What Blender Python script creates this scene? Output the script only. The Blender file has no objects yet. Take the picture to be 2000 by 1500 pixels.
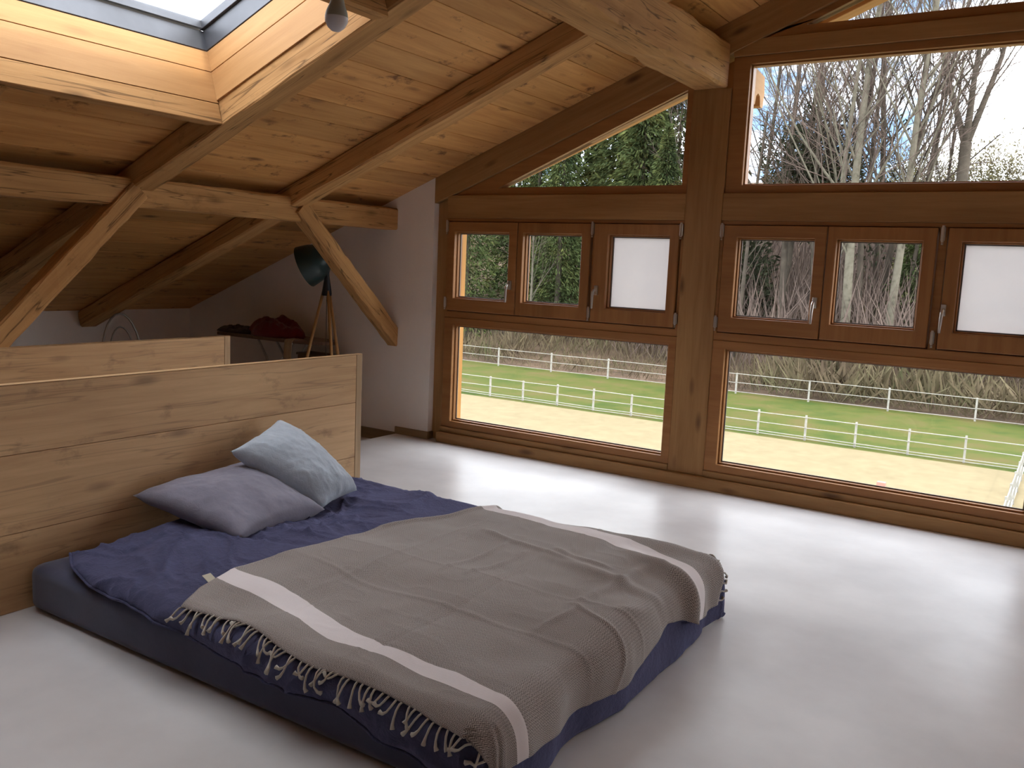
import bpy, bmesh, math, random
import numpy as np
from mathutils import Vector, Matrix
random.seed(7); RNG = np.random.default_rng(7)
C = bpy.context.scene.collection
scene = bpy.context.scene

# ------------------------------------------------------------------ camera
cam = bpy.data.cameras.new('camera'); co = bpy.data.objects.new('camera', cam); C.objects.link(co)
cam.sensor_width = 36; cam.lens = 1715.9/2000*36; cam.clip_start = .05; cam.clip_end = 600
CR = ((0.8376893, 0.5444381, 0.0431713), (-0.1087816, 0.0888657, 0.9900856), (-0.5352039, 0.8340803, -0.1336665))
co.matrix_world = Matrix(((CR[0][0], CR[1][0], -CR[2][0], 0), (CR[0][1], CR[1][1], -CR[2][1], 0), (CR[0][2], CR[1][2], -CR[2][2], 1.5), (0, 0, 0, 1)))
scene.camera = co
scene.view_settings.view_transform = 'Standard'; scene.view_settings.look = 'None'
scene.view_settings.gamma = 1; scene.view_settings.use_curve_mapping = False
scene.view_settings.exposure = 2.36
scene.cycles.max_bounces = 9; scene.cycles.diffuse_bounces = 6; scene.cycles.transparent_max_bounces = 12
scene.cycles.sample_clamp_indirect = 6

# ------------------------------------------------------------------ world: blue with broken bright cloud
w = bpy.data.worlds.new('sky'); scene.world = w; w.use_nodes = True
nt = w.node_tree; nt.nodes.clear(); N = nt.nodes.new; L = nt.links.new
tc = N('ShaderNodeTexCoord'); mp = N('ShaderNodeMapping'); mp.inputs['Scale'].default_value = (1, 1, 2.6)
mp.inputs['Location'].default_value = (12.46, 14.84, 15.90)
no = N('ShaderNodeTexNoise'); no.inputs['Scale'].default_value = 3.2; no.inputs['Detail'].default_value = 7; no.inputs['Roughness'].default_value = .58
cr = N('ShaderNodeValToRGB'); cr.color_ramp.elements[0].position = .385; cr.color_ramp.elements[0].color = (.080, .125, .20, 1)
cr.color_ramp.elements[1].position = .55; cr.color_ramp.elements[1].color = (.965, .975, 1.03, 1)
bg = N('ShaderNodeBackground'); bg.inputs['Strength'].default_value = 1.75; ou = N('ShaderNodeOutputWorld')
L(tc.outputs['Generated'], mp.inputs['Vector']); L(mp.outputs[0], no.inputs['Vector']); L(no.outputs[0], cr.inputs[0]); L(cr.outputs[0], bg.inputs[0]); L(bg.outputs[0], ou.inputs[0])

sl = bpy.data.lights.new('sun', 'SUN'); so = bpy.data.objects.new('sun', sl); C.objects.link(so)
sl.energy = .5; sl.angle = math.radians(3); sl.color = (1, .93, .82)
so.rotation_euler = Vector((.80, .015, .60)).to_track_quat('Z', 'Y').to_euler(); so.location = (20, 0, 20)

# ------------------------------------------------------------------ materials
def mat(name):
    m = bpy.data.materials.new(name); m.use_nodes = True; t = m.node_tree
    return m, t, t.nodes['Principled BSDF'], t.nodes.new, t.links.new
def plain(name, col, rough=.6, metal=0, bump=0, bscale=200, var=0, vscale=6):
    m, t, p, N, L = mat(name); p.inputs['Base Color'].default_value = (*col, 1); p.inputs['Roughness'].default_value = rough; p.inputs['Metallic'].default_value = metal
    tcn = N('ShaderNodeTexCoord')
    if var:
        n = N('ShaderNodeTexNoise'); n.inputs['Scale'].default_value = vscale; n.inputs['Detail'].default_value = 5; L(tcn.outputs['Object'], n.inputs['Vector'])
        r = N('ShaderNodeValToRGB'); r.color_ramp.elements[0].position = .3; r.color_ramp.elements[1].position = .7
        r.color_ramp.elements[0].color = (*[c*(1-var) for c in col], 1); r.color_ramp.elements[1].color = (*[min(1, c*(1+var)) for c in col], 1)
        L(n.outputs[0], r.inputs[0]); L(r.outputs[0], p.inputs['Base Color'])
    if bump:
        n2 = N('ShaderNodeTexNoise'); n2.inputs['Scale'].default_value = bscale; n2.inputs['Detail'].default_value = 4; L(tcn.outputs['Object'], n2.inputs['Vector'])
        b = N('ShaderNodeBump'); b.inputs['Strength'].default_value = bump; b.inputs['Distance'].default_value = .01; L(n2.outputs[0], b.inputs['Height']); L(b.outputs[0], p.inputs['Normal'])
    return m
ROOF = math.atan(.4005)
def wood(name, c0, c1, axis='x', rough=.55, knots=1.0, cracks=0.0, bump=.25, var=.12, knotcol=None, sheen=.3, blot=0.0):
    """grain runs along axis: x, y, z, sl (left roof slope), sr (right roof slope)"""
    m, t, p, N, L = mat(name)
    tcn = N('ShaderNodeTexCoord'); a = N('ShaderNodeMapping'); oi = N('ShaderNodeObjectInfo')
    if axis == 'sl': a.inputs['Rotation'].default_value = (0, ROOF, 0)
    if axis == 'sr': a.inputs['Rotation'].default_value = (0, -ROOF, 0)
    if axis == 'b1': a.inputs['Rotation'].default_value = (math.radians(42.5), 0, 0)
    if axis == 'b2': a.inputs['Rotation'].default_value = (math.radians(-45.5), 0, 0)
    L(tcn.outputs['Object'], a.inputs['Vector'])
    off = N('ShaderNodeVectorMath'); off.operation = 'ADD'; cmb = N('ShaderNodeMath'); cmb.operation = 'MULTIPLY'; cmb.inputs[1].default_value = 37.
    L(oi.outputs['Random'], cmb.inputs[0]); L(a.outputs[0], off.inputs[0]); L(cmb.outputs[0], off.inputs[1])
    ax = {'x': 0, 'y': 1, 'z': 2, 'sl': 0, 'sr': 0, 'b1': 1, 'b2': 1}[axis]
    def sc(g, c):
        s = N('ShaderNodeMapping'); v = [c, c, c]; v[ax] = g; s.inputs['Scale'].default_value = v; L(off.outputs[0], s.inputs['Vector']); return s
    s1 = sc(1.6, 26); n1 = N('ShaderNodeTexNoise'); n1.inputs['Scale'].default_value = 1; n1.inputs['Detail'].default_value = 7; n1.inputs['Roughness'].default_value = .62; n1.inputs['Distortion'].default_value = .5; L(s1.outputs[0], n1.inputs['Vector'])
    s2 = sc(.7, 5); n2 = N('ShaderNodeTexNoise'); n2.inputs['Scale'].default_value = 1; n2.inputs['Detail'].default_value = 4; L(s2.outputs[0], n2.inputs['Vector'])
    mx = N('ShaderNodeMath'); mx.operation = 'MULTIPLY_ADD'; mx.inputs[1].default_value = .55; L(n1.outputs[0], mx.inputs[0])
    m2 = N('ShaderNodeMath'); m2.operation = 'MULTIPLY'; m2.inputs[1].default_value = .45; L(n2.outputs[0], m2.inputs[0]); L(m2.outputs[0], mx.inputs[2])
    r = N('ShaderNodeValToRGB'); r.color_ramp.elements[0].position = .36; r.color_ramp.elements[1].position = .64
    r.color_ramp.elements[0].color = (*c0, 1); r.color_ramp.elements[1].color = (*c1, 1); L(mx.outputs[0], r.inputs[0]); col = r.outputs[0]
    kc = knotcol or tuple(c*.35 for c in c0)
    def over(fac, colr):
        nonlocal col
        q = N('ShaderNodeMix'); q.data_type = 'RGBA'; L(fac, q.inputs[0]); L(col, q.inputs[6]); q.inputs[7].default_value = (*colr, 1); col = q.outputs[2]
    if knots:
        s3 = sc(2.0, 6.5); v = N('ShaderNodeTexVoronoi'); v.inputs['Scale'].default_value = 1; L(s3.outputs[0], v.inputs['Vector'])
        kr = N('ShaderNodeValToRGB'); kr.color_ramp.elements[0].position = .05; kr.color_ramp.elements[0].color = (knots*.9,)*3+(1,)
        kr.color_ramp.elements[1].position = .19; kr.color_ramp.elements[1].color = (0, 0, 0, 1); L(v.outputs['Distance'], kr.inputs[0]); over(kr.outputs[0], kc)
    if blot:
        s5 = sc(3.0, 5.0); n5 = N('ShaderNodeTexNoise'); n5.inputs['Scale'].default_value = 1.3; n5.inputs['Detail'].default_value = 5; n5.inputs['Roughness'].default_value = .7; L(s5.outputs[0], n5.inputs['Vector'])
        br = N('ShaderNodeValToRGB'); br.color_ramp.elements[0].position = .585; br.color_ramp.elements[0].color = (0, 0, 0, 1); br.color_ramp.elements[1].position = .70; br.color_ramp.elements[1].color = (blot,)*3+(1,); L(n5.outputs[0], br.inputs[0]); over(br.outputs[0], kc)
    if cracks:
        s4 = sc(1.1, 30); n4 = N('ShaderNodeTexNoise'); n4.inputs['Scale'].default_value = .6; n4.inputs['Detail'].default_value = 2; L(s4.outputs[0], n4.inputs['Vector'])
        k = N('ShaderNodeMath'); k.operation = 'SUBTRACT'; k.inputs[1].default_value = .5; L(n4.outputs[0], k.inputs[0]); kk = N('ShaderNodeMath'); kk.operation = 'ABSOLUTE'; L(k.outputs[0], kk.inputs[0])
        k3 = N('ShaderNodeValToRGB'); k3.color_ramp.elements[0].position = .0; k3.color_ramp.elements[0].color = (cracks,)*3+(1,); k3.color_ramp.elements[1].position = .014; k3.color_ramp.elements[1].color = (0, 0, 0, 1); L(kk.outputs[0], k3.inputs[0]); over(k3.outputs[0], tuple(c*.25 for c in c0))
    hv = N('ShaderNodeHueSaturation'); vr = N('ShaderNodeMapRange'); vr.inputs['To Min'].default_value = 1-var; vr.inputs['To Max'].default_value = 1+var
    L(oi.outputs['Random'], vr.inputs['Value']); L(vr.outputs[0], hv.inputs['Value']); L(col, hv.inputs['Color']); L(hv.outputs[0], p.inputs['Base Color'])
    p.inputs['Roughness'].default_value = rough; p.inputs['Specular IOR Level'].default_value = sheen
    b = N('ShaderNodeBump'); b.inputs['Strength'].default_value = bump; b.inputs['Distance'].default_value = .004; L(n1.outputs[0], b.inputs['Height']); L(b.outputs[0], p.inputs['Normal'])
    return m
PL0, PL1 = (.48, .225, .07), (.68, .37, .135)
M = {}
M['plank'] = wood('ceiling_board', PL0, PL1, 'y', knots=.95, var=.16, blot=.9, knotcol=(.13, .045, .012))
M['shaftY'] = wood('shaft_board_y', (.45, .235, .09), (.58, .325, .135), 'y', knots=.35, var=.05, knotcol=(.3, .1, .04))
M['shaftX'] = wood('shaft_board_x', (.45, .235, .09), (.58, .325, .135), 'sl', knots=.35, var=.05, knotcol=(.3, .1, .04))
OB0, OB1 = (.36, .18, .062), (.58, .325, .13)
for a in ('x', 'y', 'z', 'sl', 'sr', 'b1', 'b2'):
    M['old_'+a] = wood('old_beam_'+a, OB0, OB1, a, rough=.75, knots=.7, cracks=.8, bump=.6, blot=.4, var=.1)
    M['win_'+a] = wood('larch_frame_'+a, (.27, .115, .038), (.37, .175, .062), a, rough=.42, knots=.0, bump=.12, var=.05)
    M['beam_'+a] = wood('sawn_beam_'+a, (.28, .14, .05), (.41, .23, .09), a, rough=.55, knots=.85, bump=.2, var=.06, knotcol=(.07, .025, .01))
M['oak'] = wood('oak_board', (.47, .285, .14), (.64, .42, .22), 'y', rough=.5, knots=.6, var=.1, blot=.35, cracks=.35, knotcol=(.11, .06, .035), bump=.15)
M['oakz'] = wood('oak_board_z', (.40, .27, .15), (.54, .38, .22), 'z', rough=.5, knots=.2, var=.06, bump=.15)
M['white'] = plain('white_plaster', (.86, .81, .76), .9, bump=.15, bscale=60, var=.03, vscale=3)
M['skirt'] = wood('skirting_oak', (.20, .13, .07), (.32, .22, .12), 'x', knots=0)
M['metal'] = plain('satin_steel', (.62, .60, .57), .32, 1)
M['alu'] = plain('dark_aluminium', (.13, .135, .15), .45, .6, var=.1)
M['spacer'] = plain('spacer_bar', (.16, .15, .15), .5, .3)
M['gasket'] = plain('rubber_gasket', (.02, .02, .02), .6)
M['yellow'] = wood('larch_outside', (.42, .20, .05), (.55, .28, .08), 'z', knots=.1, var=.04, rough=.7)
M['outwood'] = wood('larch_soffit', (.36, .19, .07), (.46, .26, .11), 'sl', knots=.2, var=.05, rough=.7)
M['outwoody'] = wood('larch_purlin', (.36, .19, .07), (.46, .26, .11), 'y', knots=.2, var=.05, rough=.7)
M['roofing'] = plain('roof_tiles', (.25, .14, .10), .8)

m, t, p, Nn, Ll = mat('floor_screed'); M['floor'] = m
tcn = Nn('ShaderNodeTexCoord'); n = Nn('ShaderNodeTexNoise'); n.inputs['Scale'].default_value = 1.9; n.inputs['Detail'].default_value = 5; n.inputs['Roughness'].default_value = .55; Ll(tcn.outputs['Object'], n.inputs['Vector'])
r = Nn('ShaderNodeValToRGB'); r.color_ramp.elements[0].position = .3; r.color_ramp.elements[0].color = (.58, .56, .56, 1); r.color_ramp.elements[1].position = .72; r.color_ramp.elements[1].color = (.73, .715, .715, 1)
Ll(n.outputs[0], r.inputs[0]); Ll(r.outputs[0], p.inputs['Base Color'])
rr = Nn('ShaderNodeMapRange'); rr.inputs['To Min'].default_value = .28; rr.inputs['To Max'].default_value = .40; n3 = Nn('ShaderNodeTexNoise'); n3.inputs['Scale'].default_value = 3; n3.inputs['Detail'].default_value = 6; Ll(tcn.outputs['Object'], n3.inputs['Vector']); Ll(n3.outputs[0], rr.inputs['Value']); Ll(rr.outputs[0], p.inputs['Roughness'])
p.inputs['Specular IOR Level'].default_value = .24

def glass(name, tint=(.97, .98, .97)):
    m, t, p, N, L = mat(name); t.nodes.remove(p); out = t.nodes['Material Output']
    tr = N('ShaderNodeBsdfTransparent'); tr.inputs[0].default_value = (*tint, 1); gl = N('ShaderNodeBsdfGlossy'); gl.inputs['Roughness'].default_value = .02
    fr = N('ShaderNodeFresnel'); fr.inputs[0].default_value = 1.45; mx = N('ShaderNodeMixShader'); ge = N('ShaderNodeNewGeometry'); iv = N('ShaderNodeMath'); iv.operation = 'SUBTRACT'; iv.inputs[0].default_value = 1; L(ge.outputs['Backfacing'], iv.inputs[1]); mu = N('ShaderNodeMath'); mu.operation = 'MULTIPLY'; L(fr.outputs[0], mu.inputs[0]); L(iv.outputs[0], mu.inputs[1]); L(mu.outputs[0], mx.inputs[0]); L(tr.outputs[0], mx.inputs[1]); L(gl.outputs[0], mx.inputs[2]); L(mx.outputs[0], out.inputs[0]); return m
M['glass'] = glass('window_glass')
m, t, p, Nn, Ll = mat('milky_panel'); M['milky'] = m
t.nodes.remove(p); tcn = Nn('ShaderNodeTexCoord'); n = Nn('ShaderNodeTexNoise'); n.inputs['Scale'].default_value = 5; n.inputs['Detail'].default_value = 4; Ll(tcn.outputs['Object'], n.inputs['Vector'])
r = Nn('ShaderNodeValToRGB'); r.color_ramp.elements[0].color = (.72, .71, .71, 1); r.color_ramp.elements[1].color = (.80, .78, .77, 1); Ll(n.outputs[0], r.inputs[0])
tl = Nn('ShaderNodeBsdfTranslucent'); df = Nn('ShaderNodeBsdfDiffuse'); mx = Nn('ShaderNodeMixShader'); mx.inputs[0].default_value = .55
Ll(r.outputs[0], tl.inputs[0]); Ll(r.outputs[0], df.inputs[0]); Ll(df.outputs[0], mx.inputs[1]); Ll(tl.outputs[0], mx.inputs[2]); Ll(mx.outputs[0], t.nodes['Material Output'].inputs[0])

def cloth(name, col, rough=.95, sheen=.3, weave=900, bump=.25, var=.12, sheencol=None):
    m, t, p, N, L = mat(name); tcn = N('ShaderNodeTexCoord'); n = N('ShaderNodeTexNoise'); n.inputs['Scale'].default_value = 9; n.inputs['Detail'].default_value = 8; n.inputs['Roughness'].default_value = .7; L(tcn.outputs['Object'], n.inputs['Vector'])
    r = N('ShaderNodeValToRGB'); r.color_ramp.elements[0].position = .3; r.color_ramp.elements[1].position = .7
    r.color_ramp.elements[0].color = (*[c*(1-var) for c in col], 1); r.color_ramp.elements[1].color = (*[c*(1+var) for c in col], 1); L(n.outputs[0], r.inputs[0]); L(r.outputs[0], p.inputs['Base Color'])
    p.inputs['Roughness'].default_value = rough; p.inputs['Sheen Weight'].default_value = sheen; p.inputs['Specular IOR Level'].default_value = .15
    if sheencol: p.inputs['Sheen Tint'].default_value = (*sheencol, 1)
    n2 = N('ShaderNodeTexNoise'); n2.inputs['Scale'].default_value = 26; n2.inputs['Detail'].default_value = 6; n2.inputs['Roughness'].default_value = .7; n2.inputs['Distortion'].default_value = 1.2; L(tcn.outputs['Object'], n2.inputs['Vector'])
    b = N('ShaderNodeBump'); b.inputs['Strength'].default_value = bump; b.inputs['Distance'].default_value = .02; L(n2.outputs[0], b.inputs['Height']); L(b.outputs[0], p.inputs['Normal']); return m
M['navy'] = cloth('navy_linen', (.066, .069, .128), sheencol=(.5, .5, .9), bump=.55)
M['sheet'] = cloth('navy_jersey', (.062, .066, .112), bump=.06)
M['mauve'] = cloth('grey_violet_linen', (.215, .205, .26), bump=.22)
M['paleblue'] = cloth('pale_blue_grey_linen', (.42, .475, .54), bump=.22)
M['red'] = cloth('dark_red_cloth', (.16, .012, .018), bump=.3)
M['beige'] = cloth('beige_towel', (.45, .34, .22), bump=.3)
M['cord'] = cloth('cotton_cord', (.50, .46, .40), bump=.3, var=.05)
M['tag'] = plain('woven_tag', (.50, .46, .36), .9)

m, t, p, N, L = mat('throw_weave'); M['throw'] = m
uv = N('ShaderNodeUVMap'); uv.uv_map = 'UVMap'; sp = N('ShaderNodeSeparateXYZ'); L(uv.outputs[0], sp.inputs[0])
# zigzag twill: x + triangle(y)
def mth(op, a, b=None, c=None):
    q = N('ShaderNodeMath'); q.operation = op
    for i, v in enumerate((a, b, c)):
        if v is None: continue
        if isinstance(v, (int, float)): q.inputs[i].default_value = v
        else: L(v, q.inputs[i])
    return q.outputs[0]
tri = mth('PINGPONG', sp.outputs[1], .010); sx = mth('ADD', sp.outputs[0], tri)
st = mth('SINE', mth('MULTIPLY', sx, 2*math.pi/.0062)); st2 = mth('MULTIPLY_ADD', st, .5, .5)
nz = N('ShaderNodeTexNoise'); nz.inputs['Scale'].default_value = 260; nz.inputs['Detail'].default_value = 2; L(uv.outputs[0], nz.inputs['Vector'])
st3 = mth('MULTIPLY_ADD', st2, .45, mth('MULTIPLY', nz.outputs[0], .55))
r = N('ShaderNodeValToRGB'); r.color_ramp.elements[0].position = .32; r.color_ramp.elements[0].color = (.105, .088, .082, 1); r.color_ramp.elements[1].position = .68; r.color_ramp.elements[1].color = (.46, .405, .375, 1); L(st3, r.inputs[0])
at = N('ShaderNodeAttribute'); at.attribute_name = 'band'
bd = mth('GREATER_THAN', at.outputs['Fac'], .5)
mx = N('ShaderNodeMix'); mx.data_type = 'RGBA'; L(bd, mx.inputs[0]); L(r.outputs[0], mx.inputs[6]); mx.inputs[7].default_value = (.74, .68, .68, 1); L(mx.outputs[2], p.inputs['Base Color'])
p.inputs['Roughness'].default_value = .95; p.inputs['Sheen Weight'].default_value = .2; p.inputs['Specular IOR Level'].default_value = .15
b = N('ShaderNodeBump'); b.inputs['Strength'].default_value = .25; b.inputs['Distance'].default_value = .003; L(st3, b.inputs['Height']); L(b.outputs[0], p.inputs['Normal'])

# ------------------------------------------------------------------ object helpers
def link(name, me, m=None, parent=None):
    o = bpy.data.objects.new(name, me); C.objects.link(o)
    if m is not None and me is not None: me.materials.append(M[m] if isinstance(m, str) else m)
    if parent is not None: o.parent = parent
    return o
def pyd(name, v, f, m=None, parent=None, smooth=False):
    me = bpy.data.meshes.new(name); me.from_pydata(v, [], f); me.update()
    if smooth: me.polygons.foreach_set('use_smooth', [True]*len(me.polygons))
    return link(name, me, m, parent)
def tag(o, label=None, cat=None, group=None, kind=None):
    if label: o['label'] = label
    if cat: o['category'] = cat
    if group: o['group'] = group
    if kind: o['kind'] = kind
    return o
def empty(name, loc=(0, 0, 0), parent=None):
    o = bpy.data.objects.new(name, None); C.objects.link(o); o.empty_display_size = .1; o.location = loc
    if parent: o.parent = parent
    return o
class MB:
    def __init__(s): s.v = []; s.f = []
    def hexa(s, p):
        b = len(s.v); s.v += [tuple(q) for q in p]
        s.f += [tuple(b+i for i in q) for q in ((0, 3, 2, 1), (4, 5, 6, 7), (0, 1, 5, 4), (1, 2, 6, 5), (2, 3, 7, 6), (3, 0, 4, 7))]
    def box(s, x0, x1, y0, y1, z0, z1):
        s.hexa(((x0, y0, z0), (x1, y0, z0), (x1, y1, z0), (x0, y1, z0), (x0, y0, z1), (x1, y0, z1), (x1, y1, z1), (x0, y1, z1)))
    def tube(s, pts, rad, n=6, cap=True):
        pts = [Vector(q) for q in pts]; b0 = len(s.v); k = len(pts)
        if isinstance(rad, (int, float)): rad = [rad]*k
        ref = None
        for i, q in enumerate(pts):
            d = (pts[min(i+1, k-1)]-pts[max(i-1, 0)]).normalized()
            if ref is None: ref = d.orthogonal().normalized()
            u = (ref-d*ref.dot(d))
            u = u.normalized() if u.length > 1e-5 else d.orthogonal().normalized()
            ref = u; w_ = d.cross(u)
            for j in range(n):
                a = 2*math.pi*j/n; s.v.append(tuple(q+(u*math.cos(a)+w_*math.sin(a))*rad[i]))
        for i in range(k-1):
            for j in range(n):
                a = b0+i*n+j; c = b0+i*n+(j+1) % n; s.f.append((a, c, c+n, a+n))
        if cap: s.f.append(tuple(b0+j for j in reversed(range(n)))); s.f.append(tuple(b0+(k-1)*n+j for j in range(n)))
    def lathe(s, c, axis, prof, n=20):
        c = Vector(c); d = Vector(axis).normalized(); u = d.orthogonal().normalized(); w_ = d.cross(u); b0 = len(s.v)
        for h, r_ in prof:
            for j in range(n):
                a = 2*math.pi*j/n; s.v.append(tuple(c+d*h+(u*math.cos(a)+w_*math.sin(a))*r_))
        for i in range(len(prof)-1):
            for j in range(n):
                a = b0+i*n+j; q = b0+i*n+(j+1) % n; s.f.append((a, q, q+n, a+n))
    def ring(s, o, i, y0, y1):
        """rectangular frame in the gable plane: o, i = (x0, x1, z0, z1) outer and inner"""
        b = len(s.v)
        for y in (y0, y1):
            for (x0, x1, z0, z1) in (o, i):
                s.v += [(x0, y, z0), (x1, y, z0), (x1, y, z1), (x0, y, z1)]
        for k in range(4):
            l = (k+1) % 4
            s.f += [(b+k, b+l, b+4+l, b+4+k), (b+8+k, b+12+k, b+12+l, b+8+l), (b+k, b+8+k, b+8+l, b+l), (b+4+k, b+4+l, b+12+l, b+12+k)]
    def poly(s, pts, y0, y1):
        """polygon (x, z), counter clockwise seen from -y, extruded along y"""
        b = len(s.v); n = len(pts); s.v += [(x, y0, z) for x, z in pts]+[(x, y1, z) for x, z in pts]
        s.f.append(tuple(range(b, b+n))); s.f.append(tuple(reversed(range(b+n, b+2*n))))
        for k in range(n):
            l = (k+1) % n; s.f.append((b+l, b+k, b+n+k, b+n+l))
    def polyring(s, po, pi, y0, y1):
        b = len(s.v); n = len(po)
        for y in (y0, y1):
            s.v += [(x, y, z) for x, z in po]+[(x, y, z) for x, z in pi]
        for k in range(n):
            l = (k+1) % n
            s.f += [(b+k, b+l, b+n+l, b+n+k), (b+2*n+k, b+3*n+k, b+3*n+l, b+2*n+l), (b+k, b+2*n+k, b+2*n+l, b+l), (b+n+k, b+n+l, b+3*n+l, b+3*n+k)]
    def build(s, name, m, parent=None, smooth=False, bevel=0):
        o = pyd(name, s.v, s.f, m, parent, smooth)
        if bevel:
            md = o.modifiers.new('bevel', 'BEVEL'); md.width = bevel; md.segments = 1; md.limit_method = 'ANGLE'; md.angle_limit = .6
        return o
def box(name, x0, x1, y0, y1, z0, z1, m, parent=None, bevel=0):
    b = MB(); b.box(x0, x1, y0, y1, z0, z1); return b.build(name, m, parent, bevel=bevel)

def beam(name, p0, p1, w_, h_, m, label, cat='beam', group=None, up=(0, 0, 1), rough=.005, n=18, ch=.012, seed=0, endcut=None):
    """hewn timber: chamfered section, slightly uneven along its length; p0, p1 = centre line"""
    r_ = random.Random(seed+int(abs(p0[0]*100))); p0 = Vector(p0); p1 = Vector(p1); d = (p1-p0).normalized(); u = Vector(up); u = (u-d*u.dot(d)).normalized(); s_ = d.cross(u)
    v = []; f = []; L_ = (p1-p0).length
    for i in range(n+1):
        q = p0+(p1-p0)*(i/n); e = [0 if i in (0, n) else r_.uniform(-rough, rough) for _ in range(16)]
        c = ch*(1+.5*r_.uniform(-1, 1)); a, b_ = w_/2, h_/2
        sec = [(-a+c, -b_), (a-c, -b_), (a, -b_+c), (a, b_-c), (a-c, b_), (-a+c, b_), (-a, b_-c), (-a, -b_+c)]
        for k, (x, y) in enumerate(sec): v.append(tuple(q+s_*(x+e[k]*.6)+u*(y+e[8+k]*.6)))
    for i in range(n):
        for k in range(8):
            a = i*8+k; b_ = i*8+(k+1) % 8; f.append((a, b_, b_+8, a+8))
    f.append(tuple(reversed(range(8)))); f.append(tuple(n*8+k for k in range(8)))
    if endcut: v = [endcut(Vector(q)) for q in v]
    o = pyd(name, v, f, m); return tag(o, label, cat, group)

# ------------------------------------------------------------------ roof geometry
S = .4005; XR = .045; ZR = 2.229+S*(XR+4.469); YB = -4.0; YG = 5.84
NX, NZ = -S/math.hypot(1, S), 1/math.hypot(1, S)
def zc(x): return ZR-S*abs(x-XR)
def slopehex(mb, xa, xb, ya, yb, o0, o1, side=-1):
    p = []
    for o_ in (o0, o1):
        for (x, y) in ((xa, ya), (xb, ya), (xb, yb), (xa, yb)):
            z = ZR-S*(XR-x); X = x+NX*o_; Z = z+NZ*o_
            p.append((X if side < 0 else 2*XR-X, y, Z))
    if side > 0: p = [p[i] for i in (1, 0, 3, 2, 5, 4, 7, 6)]
    mb.hexa(p)

# floor ------------------------------------------------------------
fl = box('floor', -4.92, 7.9, YB, 6.0, -.30, 0, 'floor'); tag(fl, kind='structure')
fl2 = box('floor', -7.9, -4.92, YB, 6.0, -.30, -.088, 'floor'); tag(fl2, kind='structure')

# walls ------------------------------------------------------------
XK = -7.745
b = MB(); b.box(XK-.2, XK, YB-.2, 6.1, -.3, .917); wl = tag(b.build('wall_left', 'white'), kind='structure')
WX = -4.58; WY = 5.835
b = MB(); b.poly([(XK, -.3), (WX, -.3), (WX, zc(WX)+.01), (XK, .927)], WY, 6.2)
wf = tag(b.build('wall_front_left', 'white'), kind='structure')
b = MB(); b.box(2*XR-XK, 2*XR-XK+.2, YB-.2, 6.1, -.3, .917); tag(b.build('wall_right', 'white'), kind='structure')
b = MB(); b.poly([(2*XR-WX, -.3), (2*XR-XK, -.3), (2*XR-XK, .927), (2*XR-WX, zc(2*XR-WX)+.01)], WY, 6.2); tag(b.build('wall_front_right', 'white'), kind='structure')
b = MB(); b.poly([(XK-.2, -.3), (2*XR-XK+.2, -.3), (2*XR-XK+.2, .85), (XR, ZR+.01), (XK-.2, .85)], YB-.2, YB); tag(b.build('wall_back', 'white'), kind='structure')
# skirtings
tag(box('baseboard_front', -4.935, WX+.012, WY-.016, WY, 0, .062, 'skirt', bevel=.002), kind='structure')
tag(box('baseboard_return', WX, WX+.014, WY-.002, 5.90, 0, .062, 'skirt', bevel=.002), kind='structure')
tag(box('baseboard_front_low', XK, -4.935, WY-.016, WY, -.088, .010, 'skirt', bevel=.002), kind='structure')
tag(box('baseboard_left', XK, XK+.016, YB, WY-.016, -.088, .010, 'skirt', bevel=.002), kind='structure')

# ceiling: boards along y, deck above, openings for the seen and the added skylights ----------
SK = [(-4.12, -3.03, 2.19, 3.33), ]                     # seen skylight (x at the bottom of the header beams)
holes = [(-4.25, -3.10, .87, 3.35)]
holesR = [(-4.98, -3.82, 2.17, 3.35), (-4.98, -3.82, -.43, .75), (-4.98, -3.82, .87, 2.05)]  # right-slope openings for the unseen skylights added for daylight
ceil_e = tag(empty('ceiling', (0, 0, 0)), kind='structure')
rafY = [-3.17, -1.87, -.57, .73, 2.03, 3.33, 4.63]      # lower y side of each rafter, .16 wide
def boards(x0, side, hol):
    i = 0; x = XR-.01
    while x > XK-.02:
        xa, xb = x-.2, x; cuts = sorted({YB, 6.0} | {rafY[(i*3+k*2) % 7]+.08 for k in range(2)}) if side < 0 else [YB, 6.0]
        for ya, yb in zip(cuts[:-1], cuts[1:]):
            segs = [(ya, yb)]
            for (hx0, hx1, hy0, hy1) in hol:
                if xb > hx0+.03 and xa < hx1-.0:
                    ns = []
                    for (a, c) in segs:
                        if c <= hy0 or a >= hy1: ns.append((a, c)); continue
                        if a < hy0: ns.append((a, hy0))
                        if c > hy1: ns.append((hy1, c))
                    segs = ns
            for (a, c) in segs:
                if c-a < .05: continue
                mb = MB(); g = .0018; lift = random.uniform(0, .0015)
                slopehex(mb, xa+g, xb-g, a+g, c-g, lift, .03, side); mb.build('plank', 'plank', ceil_e, bevel=.002)
        x -= .2; i += 1
boards(0, -1, holes); boards(0, 1, holesR)
def deck(hol, side):
    mb = MB(); xs = sorted({XK-.9, XR+.0} | {h[0] for h in hol} | {h[1] for h in hol}); ys = sorted({YB-.3, 6.0} | {h[2] for h in hol} | {h[3] for h in hol})
    for xa, xb in zip(xs[:-1], xs[1:]):
        for ya, yb in zip(ys[:-1], ys[1:]):
            cx, cy = (xa+xb)/2, (ya+yb)/2
            if any(h[0] < cx < h[1] and h[2] < cy < h[3] for h in hol): continue
            slopehex(mb, xa, xb, ya, yb, .03, .30, side)
    mb.build('roof_deck', 'roofing', ceil_e)
deck(holes, -1); deck(holesR, 1)
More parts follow.
